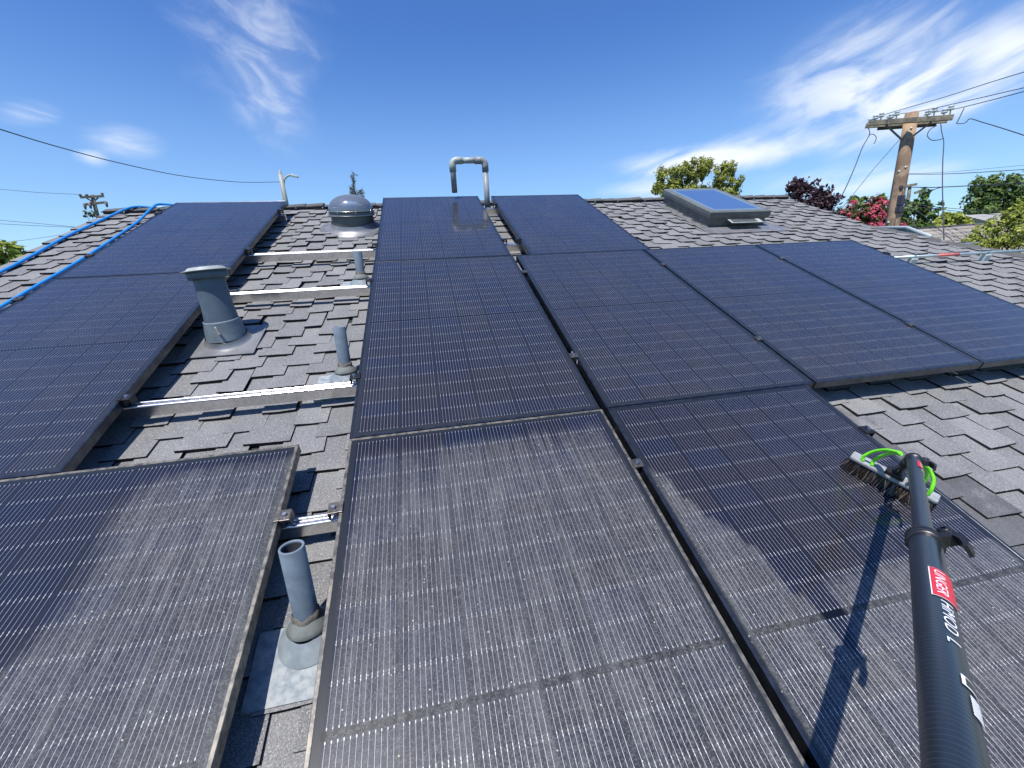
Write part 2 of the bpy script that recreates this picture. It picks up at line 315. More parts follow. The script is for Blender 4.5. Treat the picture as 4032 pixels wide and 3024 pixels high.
# ------------------------------------------------------------------ mesh helpers
class MB:
    def __init__(s): s.v = []; s.f = []; s.uv = {}; s.sm = []
    def add(s, vs, fs, smooth=False):
        n = len(s.v); s.v += [Vector(a) for a in vs]
        for f in fs: s.f.append([i+n for i in f]); s.sm.append(smooth)
        return n
    def box(s, c, d, R=None, bev=0.0):
        c = Vector(c); hx, hy, hz = (a/2 for a in d)
        if bev <= 0:
            P = [Vector((x*hx, y*hy, z*hz)) for x in (-1,1) for y in (-1,1) for z in (-1,1)]
            Fs = [(0,1,3,2),(4,6,7,5),(0,4,5,1),(2,3,7,6),(0,2,6,4),(1,5,7,3)]
        else:
            bm = bmesh.new(); bmesh.ops.create_cube(bm, size=1.0, matrix=Matrix.Diagonal((*d, 1)))
            bmesh.ops.bevel(bm, geom=bm.edges[:], offset=min(bev, min(d)*0.45), segments=2, affect='EDGES', profile=0.6)
            bm.verts.index_update(); P = [v.co.copy() for v in bm.verts]; Fs = [[v.index for v in f.verts] for f in bm.faces]; bm.free()
        if R is not None: P = [R @ p for p in P]
        s.add([p+c for p in P], Fs)
    def tube(s, path, r, seg=12, cap=True, smooth=True):
        path = [Vector(p) for p in path]; n = len(path); rs = r if isinstance(r, (list, tuple)) else [r]*n
        t0 = (path[1]-path[0]).normalized(); up = Vector((0,0,1)) if abs(t0.z) < 0.9 else Vector((1,0,0))
        a = t0.cross(up).normalized(); vs = []; base = len(s.v)
        for i, p in enumerate(path):
            t = ((path[min(i+1, n-1)]-p).normalized()+(p-path[max(i-1, 0)]).normalized()).normalized()
            a = (a-t*a.dot(t)).normalized(); b_ = t.cross(a)
            vs += [p+(a*math.cos(2*math.pi*k/seg)+b_*math.sin(2*math.pi*k/seg))*rs[i] for k in range(seg)]
        fs = [(i*seg+k, i*seg+(k+1) % seg, (i+1)*seg+(k+1) % seg, (i+1)*seg+k) for i in range(n-1) for k in range(seg)]
        s.add(vs, fs, smooth)
        if cap: s.f.append([base+k for k in range(seg)][::-1]); s.sm.append(False); s.f.append([base+(n-1)*seg+k for k in range(seg)]); s.sm.append(False)
    def lathe(s, prof, c=(0,0,0), axis=(0,0,1), seg=32, smooth=True, close=False):
        c = Vector(c); ax = Vector(axis).normalized(); a = ax.cross(Vector((0,1,0)) if abs(ax.y) < 0.9 else Vector((1,0,0))).normalized(); b_ = ax.cross(a)
        vs = [c+ax*z+(a*math.cos(2*math.pi*k/seg)+b_*math.sin(2*math.pi*k/seg))*r for r, z in prof for k in range(seg)]
        n = len(prof); fs = [(i*seg+k, i*seg+(k+1) % seg, (i+1)*seg+(k+1) % seg, (i+1)*seg+k) for i in range(n-1) for k in range(seg)]
        s.add(vs, fs, smooth)
    def extrude(s, prof, d0, d1, ax=0):
        """closed 2-D profile (p,q) run along axis ax from d0 to d1"""
        def P(d, p): return {0: Vector((d, p[0], p[1])), 1: Vector((p[0], d, p[1])), 2: Vector((p[0], p[1], d))}[ax]
        n = len(prof); s.add([P(d0, p) for p in prof]+[P(d1, p) for p in prof], [(i, (i+1) % n, n+(i+1) % n, n+i) for i in range(n)]+[list(range(n))[::-1], [n+i for i in range(n)]])
    def mesh(s, name, m=None):
        me = bpy.data.meshes.new(name); me.from_pydata([tuple(v) for v in s.v], [], s.f)
        me.polygons.foreach_set('use_smooth', s.sm); me.update()
        if m: me.materials.append(MT[m])
        return me
def tag(o, label=None, cat=None, group=None, kind=None):
    for k, v in (('label', label), ('category', cat), ('group', group), ('kind', kind)):
        if v: o[k] = v
    return o
def thing(name, label, cat, mw=Matrix.Identity(4), group=None):
    o = bpy.data.objects.new(name, None); COL.objects.link(o); o.empty_display_size = 0.1; o.matrix_world = mw
    return tag(o, label, cat, group)
def part(name, mb, m, parent=None, label=None, bevel=0.0, normals=True):
    me = mb.mesh(name, m) if isinstance(mb, MB) else mb
    if normals:
        bm = bmesh.new(); bm.from_mesh(me); bmesh.ops.recalc_face_normals(bm, faces=bm.faces); bm.to_mesh(me); bm.free()
    o = bpy.data.objects.new(name, me); COL.objects.link(o)
    if parent: o.parent = parent
    if label: o['label'] = label
    return o
def RF(u, v, z=0.0): return M @ Matrix.Translation((u, v, z))       # roof-frame placement
def VF(u, v, z=0.0): return Matrix.Translation(M @ Vector((u, v, z)))  # upright placement
def copy_tree(o, parent=None):
    c = o.copy(); COL.objects.link(c)
    if parent: c.parent = parent
    for ch in list(o.children): copy_tree(ch, c)
    return c
def tone_attr(me, vals, name='tone', dom='FACE'):
    a = me.attributes.new(name, 'FLOAT', dom); a.data.foreach_set('value', np.asarray(vals, dtype=np.float32))
# ------------------------------------------------------------------ the house roof
EX = 0.0942
HIPS = [(3.80, 5.03), (2.52, 5.10), (2.0, 5.42), (1.55, 5.82), (-4.2, 10.6)]
UL = -2.605
def umax(v):
    for (v0, u0), (v1, u1) in zip(HIPS, HIPS[1:]):
        if v >= v1: return u0+(u1-u0)*(v0-v)/(v0-v1)
    return HIPS[-1][1]
house = thing('house', 'house under the roof one stands on, grey staggered shingle roof with solar panels', 'house', VF(0, 0, 0))
HI = house.matrix_world.inverted()
mb = MB(); tones = []; wets = []; emat = []; vv = -3.6; k = 0
P_ = 0.127
nj = int((11-UL)/P_)+4
off = rng.normal(0, 0.013, (200, nj))
drift = np.cumsum(rng.normal(0, 0.006, 200))
W0 = at(3480, 1500, -0.13)
def wetness(u, v):
    ur = 1.9891
    d = u-ur
    w = 0.0
    if v < -0.02: w = max(0.0, 1.0-abs(d)/(0.34+0.55*max(0, -0.15-v)))*1.25
    return min(w, 1.0)
while vv < VR-0.02:
    for j in range(nj):
        if (j+k) % 2: continue
        a = UL+(j-1)*P_+off[k, j]+drift[k]; b_ = UL+j*P_+off[k, (j+1) % nj]+drift[k]
        ext = 0.006
        a -= ext+random.random()*0.012; b_ += ext+random.random()*0.012
        um = umax(vv+EX*0.5)+0.02
        ul = UL-random.random()*0.02
        if b_ < ul+0.03 or a > um-0.03: continue
        a = max(a, ul); b_ = min(b_, um+random.random()*0.02)
        if umax(vv) > um+0.05 and b_ > um-0.01: b_ += 0.0
        v0 = vv+random.uniform(-0.006, 0.006); v1 = min(v0+EX*2.45, VR)
        t0 = random.uniform(0.013, 0.022); sk = random.uniform(-0.006, 0.006)
        c1, c2 = random.uniform(-0.002, 0.003), random.uniform(-0.002, 0.003)
        d1 = random.uniform(-0.003, 0.003)
        um1 = umax(v1)+0.01
        top = [(a, v0+d1, ZR+t0+c1), ((a+b_)/2, v0+random.uniform(-0.002, 0.002), ZR+t0-0.001), (b_, v0-d1, ZR+t0+c2), (min(b_+sk, um1), v1, ZR+0.001), (min(a+sk, um1-0.01), v1, ZR+0.001)]
        bot = [(a, v0+d1, ZR-0.006), ((a+b_)/2, v0, ZR-0.006), (b_, v0-d1, ZR-0.006), (min(b_+sk, um1), v1, ZR-0.006), (min(a+sk, um1-0.01), v1, ZR-0.006)]
        mb.add([M @ Vector(p) for p in top+bot], [(0,1,2,3,4), (0,5,6,1), (1,6,7,2), (2,7,8,3), (4,9,5,0)])
        tn = random.random(); tones += [tn]*5; emat += [0, 1, 1, 1, 1]; w = wetness((a+b_)/2, v0+EX*0.7); wets += [w]*5
    vv += EX; k += 1
me = mb.mesh('shingles', 'shingle'); me.materials.append(MT['shingle_edge']); me.polygons.foreach_set('material_index', emat); tone_attr(me, tones); tone_attr(me, wets, 'wet')
part('shingles', me, None, house, normals=False)
# underlay, rear slope, hip side, walls
mb = MB()
hp = [(UL, -3.6), (umax(-3.6), -3.6), (umax(1.55), 1.55), (umax(2.0), 2.0), (umax(2.52), 2.52), (5.14, VR), (UL, VR)]
mb.add([wd((u, v, ZR-0.003)) for u, v in hp], [list(range(len(hp)))])
rl, rr_ = wd((UL, VR, ZR)), wd((5.14, VR, ZR)); e = Vector((0, 4.0*math.cos(SL), -4.0*math.sin(SL)))
me = mb.mesh('underlay', 'bitumen'); part('underlay', me, None, house, normals=False)
mb = MB(); mb.add([rl, rr_, rr_+e, rl+e], [(0,1,2,3)])
for (v0, u0), (v1, u1) in zip(HIPS[1:], HIPS[2:]):
    p0, p1 = wd((u0, v0, ZR)), wd((u1, v1, ZR)); dn = Vector((3.5, 0.6, -3.5*math.tan(SL)))
    mb.add([p0, p1, p1+dn, p0+dn], [(0,1,2,3)])
me = mb.mesh('rear_slope', 'cap_shingle'); tone_attr(me, [0.5]*len(me.polygons)); part('rear_slope', me, None, house, normals=False)
mb = MB(); g0 = wd((5.13, 2.52, ZR)); g1 = wd((5.13, VR, ZR-0.03))
mb.add([g0, g1, Vector((5.03, g1.y+1.2, g0.z))], [(0,1,2)]); part('gable', mb, 'wall_stucco', house); mb = MB()
zb = GROUND; lv = wd((UL+0.35, -3.5, ZR-0.2)); yb = rl.y+3.6
mb.add([(UL+0.3, lv.y, zb), (UL+0.3, yb, zb), (UL+0.3, yb, lv.z-0.05), (UL+0.3, rl.y, rl.z-0.12), (UL+0.3, lv.y, lv.z)], [(0,1,2,3,4)])
part('wall', mb, 'wall_stucco', house); mb = MB()
mb.add([(UL+0.3, lv.y, zb), (9.5, lv.y, zb), (9.5, lv.y, lv.z), (UL+0.3, lv.y, lv.z)], [(0,1,2,3)])
part('wall', mb, 'wall_stucco', house)
mb = MB(); p0, p1 = wd((UL+0.02, -3.6, ZR-0.03)), wd((UL+0.02, VR, ZR-0.03))
mb.add([p0, p1, p1-Vector((0,0,0.14)), p0-Vector((0,0,0.14)), p0+Vector((.03,0,0)), p1+Vector((.03,0,0)), p1+Vector((.03,0,-.14)), p0+Vector((.03,0,-.14))], [(0,1,2,3), (4,5,6,7), (0,1,5,4), (3,2,6,7)])
part('rake_board', mb, 'fascia_grey', house)
# ridge vent strip and ridge caps
def cap_piece(mb, p, q, w, th, sl1, sl2, lift):
    """one cap shingle bent over a ridge line p->q (world), w each side"""
    ax = (q-p).normalized(); sx = Vector((0,0,1)).cross(ax).normalized()
    if sl1 is None: sl1 = math.tan(SL); sl2 = sl1
    def prof(o, up):
        return [o-sx*w-Vector((0,0,w*sl1))+Vector((0,0,up)), o-sx*w*0.3-Vector((0,0,w*0.22*sl1))+Vector((0,0,up)), o+Vector((0,0,up+0.004)), o+sx*w*0.3-Vector((0,0,w*0.22*sl2))+Vector((0,0,up)), o+sx*w-Vector((0,0,w*sl2))+Vector((0,0,up))]
    A = prof(p, lift); B = prof(q, 0.004); A2 = prof(p, lift-th); B2 = prof(q, 0.004-th)
    n = mb.add(A+B+A2+B2, [(i, i+1, 6+i, 5+i) for i in range(4)]+[(10+i, 11+i, i+1, i) for i in range(4)]+[(0,5,15,10), (4,14,19,9)])
    return 4+4+2
mb = MB(); tn = []
zt = 0.022
u = UL-0.02
while u < 4.95:
    p = wd((u, VR, ZR))+Vector((0, 0, zt+random.uniform(-.003, .003))); q = p+Vector((0.27, 0, 0)); 
    if q.x > 5.06: q.x = 5.06
    c = cap_piece(mb, q, p, 0.080, 0.008, 0.16, 0.38, 0.014+random.uniform(0, .010)) if u > -9 else 0
    tn += [random.uniform(0.2, 0.9)]*c; u += 0.172+random.uniform(-.01, .01)
me = mb.mesh('ridge_cap', 'cap_shingle'); tone_attr(me, tn); part('ridge_cap', me, None, house, normals=False); mb = MB(); tn = []
path = [(2.56, 5.08), (2.0, 5.42), (1.55, 5.82), (-4.0, 10.4)]
for (v0, u0), (v1, u1) in zip(path, path[1:]):
    a, b_ = wd((u0, v0, ZR+0.001)), wd((u1, v1, ZR+0.001)); Ld = (b_-a).length; dr = (b_-a).normalized(); s_ = 0
    while s_ < Ld:
        p = a+dr*s_; q = p+dr*0.30; c = cap_piece(mb, q, p, 0.13, 0.008, 0.29, 0.29, 0.018+random.uniform(0, .006)); tn += [random.random()]*c; s_ += 0.19+random.uniform(-.015, .015)
me = mb.mesh('hip_cap', 'cap_shingle'); tone_attr(me, tn); part('hip_cap', me, None, house, normals=False)
mb = MB(); p = wd((0, VR-0.085, ZR+0.008)); p2 = wd((0, VR-0.085, ZR+0.034)); p3 = wd((0, VR, ZR+0.020))
mb.add([(UL, p.y, p.z), (5.04, p.y, p.z), (5.04, p2.y, p2.z), (UL, p2.y, p2.z), (UL, p3.y, p3.z), (5.04, p3.y, p3.z)], [(0,1,2,3), (3,2,5,4)])
vent = part('ridge_vent', mb, 'bitumen', house)
for i in range(26):
    uu = UL+0.2+i*0.3+random.uniform(-.03, .03)
    if uu < 5.0: mb = MB(); mb.box(wd((uu, VR-0.087, ZR+0.025)), (0.012, 0.006, 0.012)); part('nail', mb, 'bolt_steel', vent)
# ------------------------------------------------------------------ solar panels
def solar_panel(label, u0, v0, w, l, dusty=False, dustf=None, group='black solar panels on the roof', dz=0.0, frame=None):
    o = thing('solar_panel', label, 'solar panel', RF(u0, v0, -0.036+dz), group)
    H, lip, gl_ = 0.036, 0.0105, 0.0345
    mb = MB()
    def ring(i, z): return [(i, i, z), (w-i, i, z), (w-i, l-i, z), (i, l-i, z)]
    rings = [ring(0.025, 0.0), ring(0, 0.0), ring(0, H-0.0012), ring(0.0012, H), ring(lip-0.001, H), ring(lip, H-0.0008), ring(lip, gl_-0.004)]
    n = mb.add([p for r in rings for p in r], [(4*i+k, 4*i+(k+1) % 4, 4*(i+1)+(k+1) % 4, 4*(i+1)+k) for i in range(len(rings)-1) for k in range(4)])
    fr = part('frame', mb, frame or ('frame_dusty' if dusty else 'frame_black'), o)
    m_ = 0.026; g_ = 0.017
    xs = [lip, m_]+[m_+(w-2*m_)*i/(28 if dusty else 6) for i in range(1, (28 if dusty else 6)+1)]+[w-lip]
    ny = 22 if dusty else 4; hm = l/2
    ys = [lip, m_]+[m_+(hm-g_/2-m_)*i/ny for i in range(1, ny+1)]+[hm+g_/2]+[hm+g_/2+(l-m_-hm-g_/2)*i/ny for i in range(1, ny+1)]+[l-lip]
    pr = (hm-g_/2-m_)/10
    def X_(x): return (x-m_)/((w-2*m_)/6)
    def Y_(y):
        if y <= hm-g_/2+1e-6: return (y-m_)/pr
        if y < hm+g_/2-1e-6: return 10.5
        return 11+(y-hm-g_/2)/pr
    nx = len(xs); V = [(x, y, gl_) for y in ys for x in xs]; Fc = [(j*nx+i, j*nx+i+1, (j+1)*nx+i+1, (j+1)*nx+i) for j in range(len(ys)-1) for i in range(nx-1)]
    me = bpy.data.meshes.new('glass'); me.from_pydata(V, [], Fc); me.materials.append(MT['cells_dusty' if dusty else 'cells_clean'])
    uvl = me.uv_layers.new(name='UVMap')
    for lp in me.loops:
        p = V[lp.vertex_index]; uvl.data[lp.index].uv = (X_(p[0]), Y_(p[1]))
    if dusty: tone_attr(me, [dustf(u0+p[0], v0+p[1], p[0]/w, p[1]/l) for p in V], 'dust', 'POINT')
    part('glass', me, None, o, normals=False)
    mb = MB(); mb.box((w/2, l/2, 0.026), (w-2*lip, l-2*lip, 0.005)); part('backsheet', mb, 'hole_dark', o)
    return o
LP = 1.758
def interp(pts, x):
    if x <= pts[0][0]: return pts[0][1]
    for (a, b_), (c, d) in zip(pts, pts[1:]):
        if x <= c: return b_+(d-b_)*(x-a)/(c-a)
    return pts[-1][1]
def sst(a, b_, x): t = max(0, min(1, (x-a)/(b_-a))); return t*t*(3-2*t)
def dustB(u, v, x, y): return sst(0.0, 0.07, x)*sst(0, 0.05, 1-x)*(0.50+0.5*sst(0.95, 0.72, y))*sst(1.0, 0.93, y)
a_l = [at(*p, 0) for p in ((0, 1960), (180, 1965), (300, 2010), (290, 2130), (250, 2260), (200, 2400), (60, 2560))]
def dustA(u, v, x, y):
    w = -0.92+0.05*math.sin(v*9)+0.16*sst(-0.9, -0.2, v)
    return sst(w, w+0.30, u)*(0.60+0.40*sst(0.97, 0.86, y))*sst(1.0, 0.95, y)
bnd = sorted([(at(*p, 0).x, at(*p, 0).y) for p in ((2440, 1740), (2538, 1825), (2664, 1901), (2728, 1983), (2816, 2047), (2918, 2097), (3076, 2142), (3234, 2268), (3330, 2400), (3460, 2600), (3560, 2760))])
def dustC(u, v, x, y):
    b_ = interp(bnd, u); d = sst(0.03, -0.03, v-b_)
    # strokes already rinsed between the dusty bands
    s_ = 0.5+0.5*math.sin(u*41+1.3)*math.sin(u*17+v*2.0)
    core = sst(1.16, 1.30, u)*sst(1.95, 1.5, u)*sst(-0.95, -0.62, v)
    d *= 1.0-0.85*core*(0.35+0.65*s_)
    right = sst(1.45, 1.60, u)*sst(-0.72, -0.95, v)*0.48
    return max(d, right)*sst(0, 0.03, x)*sst(0, 0.03, 1-x)*0.9
solar_panel('clean panel reaching the ridge, mirroring the U-shaped pipe beside it', 0.0022, 1.766, 0.978, 1.7584)
solar_panel('clean panel in the centre column, second up from the camera', 0.0, 0.005, 0.988, 1.752)
solar_panel('dust-covered panel at bottom centre, right of the open grey pipe', 0.0, -LP, 0.9932, LP, True, dustB)
o = solar_panel('panel at the ridge standing alone right of the U-shaped pipe', 1.1234, 1.7617, 0.985, LP, dz=-0.001)
o = solar_panel('clean panel in the second column, with a small white sticker on its left edge', 1.0169, 0.005, 1.019, 1.755)
mb = MB(); mb.add([(-0.0012, 0.36, 0.008), (-0.0012, 0.45, 0.008), (-0.0012, 0.45, 0.028), (-0.0012, 0.36, 0.028)], [(0,1,2,3)])
st = part('sticker', mb, 'white_label', o)
mb = MB(); mb.add([(-0.0018, 0.372, 0.0125), (-0.0018, 0.438, 0.0125), (-0.0018, 0.438, 0.0235), (-0.0018, 0.372, 0.0235)], [(0,1,2,3)])
part('print', mb, 'paper_blue', st)
solar_panel('half-washed panel under the brush, with a curved dust line across it', 1.0169, -LP, 0.9722, LP, True, dustC, frame='frame_black')
solar_panel('clean panel third from the centre column, its front edge shading the shingles', 2.0484, 0.005, 0.993, 1.755)
solar_panel('rightmost panel, running out of the right edge of the photo', 3.0542, 0.005, 0.975, 1.755)
solar_panel('upper left panel, between the blue hoses and the mushroom vent', -1.868, 1.7225, 0.96, 1.7555, dz=0.0)
solar_panel('lower left clean panel, left of the mushroom vent and blue with reflected sky', -1.872, 0.008, 0.964, 1.706)
solar_panel('dust-blotched panel at bottom left, left of the open grey pipe', -0.1745-1.004, 0.0028-LP, 1.004, LP, True, dustA)
# ------------------------------------------------------------------ rails with clamps
def rail_prof():
    w, t, h = 0.019, -0.0365, 0.055
    def rib(c, rx, rz, n=7): return [(c-rx*math.cos(math.pi*i/n), t-rz+rz*math.sin(math.pi*i/n)) for i in range(n+1)]
    return rib(-0.0125, 0.0065, 0.0065)+[(-0.005, t-0.009), (0.005, t-0.009)]+rib(0.0125, 0.0065, 0.0065)+[(w, t-h), (-w, t-h)]
def rail(label, v, u0, u1, clamps):
    o = thing('mounting_rail', label, 'rail', RF(0, v, 0), 'aluminium rails carrying the panels')
    mb = MB(); mb.extrude(rail_prof(), u0, u1, 0); part('beam', mb, 'aluminium', o)
    for (u, kind, dark) in clamps:
        mb = MB()
        if kind == 0:      # mid clamp bridging the gap between two panels
            mb.box((u, 0, 0.0035), (0.040, 0.038, 0.004), bev=0.001); mb.box((u, 0, -0.018), (0.014, 0.03, 0.034))
            bx = u
        else:              # end clamp: kind -1 holds a panel on its left, +1 a panel on its right
            s_ = -kind
            mb.box((u-s_*0.004, 0, 0.0035), (0.016, 0.040, 0.004), bev=0.001); mb.box((u+s_*0.016, 0, 0.001), (0.030, 0.040, 0.006), bev=0.001)
            mb.box((u+s_*0.006, 0, -0.017), (0.004, 0.040, 0.034)); mb.box((u+s_*0.031, 0, -0.014), (0.004, 0.040, 0.034), bev=0.001)
            bx = u+s_*0.016
        c = part('clamp', mb, 'clamp_dark' if dark else 'clamp_metal', o)
        mb = MB(); zz = 0.0055 if kind == 0 else 0.004
        mb.lathe([(0, zz+0.007), (0.0062, zz+0.007), (0.0068, zz+0.006), (0.0068, zz), (0.010, zz), (0.010, zz-0.002)], (bx, 0, 0), seg=6, smooth=False)
        part('bolt', mb, 'bolt_steel', c)
    for u in (-1.35, 0.45, 1.55, 2.5, 3.5):
        if u0 < u < u1: mb = MB(); mb.box((u, -0.024, -0.112), (0.04, 0.005, 0.07)); mb.box((u, -0.045, -0.1355), (0.04, 0.045, 0.006)); part('foot', mb, 'clamp_metal', o)
    return o
rail('bright rail nearest the ridge, crossing in front of the U-shaped pipe', 3.17, -1.85, 4.9-2.7, [(-0.008, 1, 1), (0.981, -1, 0), (1.1234, 1, 0)]) if 0 else None
rail('topmost rail at the right, in front of the U-shaped pipe', 3.19, 0.02, 2.1, [(-0.0, 1, 1), (0.982, -1, 1), (1.122, 1, 1)])
rail('topmost rail at the left, its end sticking out beside the upper left panel', 3.14, -1.85, -0.865, [(-0.907, -1, 1), (-1.869, 1, 0)])
rail('rail between the tubular skylight and the top thin pipe', 2.11, -1.85, 2.1, [(-0.907, -1, 1), (0.001, 1, 1), (0.982, -1, 1), (1.122, 1, 1), (-1.869, 1, 0)])
rail('rail meeting the mushroom vent, third down from the ridge', 1.44, -1.84, 4.02, [(-0.907, -1, 1), (-0.001, 1, 1), (1.003, 0, 0), (2.042, 0, 0), (3.048, 0, 0), (4.031, -1, 1), (-1.873, 1, 0)])
rail('rail just below the middle thin pipe, brightest of the long ones', 0.395, -1.84, 4.02, [(-0.907, -1, 1), (-0.001, 1, 1), (1.004, 0, 0), (2.042, 0, 0), (3.048, 0, 0)])
rail('short bright rail above the nearest open pipe', -0.305, -1.15, 1.98, [(-0.1735, -1, 0), (-0.001, 1, 0), (1.005, 0, 0), (1.990, -1, 1)])
# ------------------------------------------------------------------ plumbing pipes through the roof
def to_local_up(): return (M.to_3x3().inverted() @ Vector((0, 0, 1)))
UPV = to_local_up()
def vent_pipe(label, u, v, h, r, plate, plate_mat, boot=True):
    o = thing('vent_pipe', label, 'vent pipe', RF(u, v, ZR+0.004), 'open grey vent pipes')
    mb = MB(); ax = UPV
    mb.lathe([(r, -0.02), (r, h-0.002), (r-0.001, h), (r-0.0055, h), (r-0.006, h-0.003), (r-0.006, h-0.006)], (0,0,0), ax, 40)
    part('pipe', mb, 'pipe_paint', o)
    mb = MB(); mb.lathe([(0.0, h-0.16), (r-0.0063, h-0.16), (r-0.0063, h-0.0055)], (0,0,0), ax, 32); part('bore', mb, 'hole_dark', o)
    mb = MB(); px0, px1, py0, py1 = plate
    N = 14; V = []; 
    for j in range(N+1):
        for i in range(N+1):
            x = px0+(px1-px0)*i/N; y = py0+(py1-py0)*j/N; d = math.hypot(x, y)
            z = 0.016+0.010*math.exp(-(d/0.09)**2)+0.0012*math.sin(x*31+y*23)
            V.append((x, y, z))
    mb.add(V, [(j*(N+1)+i, j*(N+1)+i+1, (j+1)*(N+1)+i+1, (j+1)*(N+1)+i) for j in range(N) for i in range(N)], True)
    e = [(px0, py0), (px1, py0), (px1, py1), (px0, py1)]
    for (a, b_) in zip(e, e[1:]+e[:1]): mb.add([(*a, 0.017), (*b_, 0.017), (*b_, -0.004), (*a, -0.004)], [(0,1,2,3)])
    part('flashing_plate', mb, plate_mat, o)
    if boot:
        mb = MB(); mb.lathe([(0.084, 0.012), (0.074, 0.022), (0.062, 0.033), (0.050, 0.042), (0.042, 0.048)], (0,0,0), (0,0.12,1), 40); part('cone', mb, 'lead_grey', o)
        mb = MB(); mb.lathe([(0.046, 0.040), (0.053, 0.041), (0.054, 0.044), (0.049, 0.053), (0.041, 0.064), (r+0.004, 0.072), (r+0.001, 0.076)], (0,0,0), UPV, 40); part('collar', mb, 'collar_grey', o)
        mb = MB(); seg = 40; pr = []
        for q in range(seg):
            a = q*2*math.pi/seg; pr.append((a, 0.006+0.004*math.sin(a*3)+0.003*math.sin(a*7)))
        a0 = UPV.cross(Vector((0,1,0))).normalized(); b0 = UPV.cross(a0)
        vs = []
        for lev, (rr, zz) in enumerate(((r+0.004, 0.070), (r+0.005, 0.077), (r+0.001, 0.083))):
            for a, w_ in pr: vs.append(UPV*(zz+w_*(lev > 0))+(a0*math.cos(a)+b0*math.sin(a))*(rr+0.001*math.sin(5*a)))
        mb.add(vs, [(i*seg+k_, i*seg+(k_+1) % seg, (i+1)*seg+(k_+1) % seg, (i+1)*seg+k_) for i in range(2) for k_ in range(seg)], True)
        part('sealant', mb, 'putty', o)
    return o
vent_pipe('large open grey pipe at the front, with a peeling metal flashing', -0.067, -0.615, 0.287, 0.0305, (-0.13, 0.10, -0.15, 0.03), 'flashing_peeling')
vent_pipe('open grey pipe standing mid-slope behind the second rail from the front', -0.088, 0.565, 0.262, 0.0285, (-0.13, 0.07, -0.155, 0.03), 'flashing_peeling')
vent_pipe('thinnest-looking open pipe, farthest up between the two upper rails', -0.098, 1.69, 0.222, 0.0285, (-0.14, 0.08, -0.16, 0.03), 'flashing_peeling')
# U-shaped overflow pipe
o = thing('gooseneck_pipe', 'tall grey U-shaped pipe bent over and open downwards, by the ridge', 'vent pipe', VF(1.065, 3.36, ZR))
def arc(c, r, a0, a1, n=8): return [(c[0]+r*math.cos(a0+(a1-a0)*i/n), 0, c[1]+r*math.sin(a0+(a1-a0)*i/n)) for i in range(n+1)]
hU, wU, rb, rp = 0.515, 0.335, 0.045, 0.0285
mb = MB(); mb.tube([(0, 0, -0.02), (0, 0, hU-0.09)], rp, 24); part('riser', mb, 'pvc_grey', o)
mb = MB(); mb.tube([(0, 0, hU-0.105)]+arc((-rb, hU-rb), rb, 0, math.pi/2)+[(-0.105, 0, hU)], rp+0.006, 24); part('elbow', mb, 'pvc_grey', o)
mb = MB(); mb.tube([(-0.10, 0, hU), (-wU+0.10, 0, hU)], rp, 24); part('crosspiece', mb, 'pvc_pale', o)
mb = MB(); mb.tube([(-wU+0.105, 0, hU)]+arc((-wU+rb, hU-rb), rb, math.pi/2, math.pi)+[(-wU, 0, hU-0.105)], rp+0.006, 24); part('elbow', mb, 'pvc_pale', o)
mb = MB(); mb.lathe([(rp-0.004, -0.14), (rp-0.004, -0.32+0.001), (rp, -0.32), (rp, -0.09)], (-wU, 0, hU+0.02), (0,0,1), 24); part('outlet', mb, 'pvc_grey', o)
Rm = M.to_3x3()
mb = MB(); mb.lathe([(0.115, 0.012), (0.105, 0.028), (0.085, 0.045), (0.06, 0.06), (0.035, 0.07)], (0,0,0), Rm @ Vector((0,0,1)), 32); part('boot', mb, 'lead_grey', o)
mb = MB(); mb.box(Rm @ Vector((0.02, -0.10, 0.018)), (0.27, 0.36, 0.004), Rm); part('flashing_plate', mb, 'flashing_grey', o)
# mushroom vent
o = thing('roof_vent', 'wide grey mushroom vent with a flat pale cap, left of centre', 'roof vent', RF(-0.752, 1.03, ZR))
VA = (UPV+Vector((-0.075, 0, 0))).normalized()
mb = MB(); mb.lathe([(0.082, 0.10), (0.074, 0.20), (0.0715, 0.36)], (0,0,0), VA, 48); part('pipe', mb, 'vent_shaded_paint', o)
mb = MB(); mb.lathe([(0.100, 0.030), (0.097, 0.05), (0.090, 0.09), (0.084, 0.125), (0.084, 0.130), (0.079, 0.132)], (0.002,0,0), (VA*0.6+Vector((0,0,0.4))), 48); c = part('storm_collar', mb, 'vent_collar', o)
mb = MB(); mb.box((0.010, -0.080, 0.118), (0.010, 0.007, 0.050), Matrix.Rotation(0.25, 3, 'X')); part('clip', mb, 'aluminium', c)
mb = MB(); mb.lathe([(0.132, 0.014), (0.117, 0.021), (0.106, 0.034), (0.101, 0.052)], (0.004,0,0), (0,0,1), 48); part('cone', mb, 'flashing_grey', o)
mb = MB(); mb.lathe([(0.0715, 0.342), (0.088, 0.342), (0.092, 0.344), (0.092, 0.378), (0.088, 0.380)], (0,0,0), VA, 48); part('hood', mb, 'vent_shaded_paint', o)
mb = MB(); mb.lathe([(0.085, 0.380), (0.112, 0.381), (0.1125, 0.384), (0.088, 0.390), (0.084, 0.397), (0.076, 0.401), (0.0, 0.403)], (0,0,0), VA, 56); part('cap', mb, 'cap_paint', o)
mb = MB(); mb.box((-0.01, -0.015, 0.0195), (0.36, 0.30, 0.004)); part('flashing_plate', mb, 'flashing_grey', o)
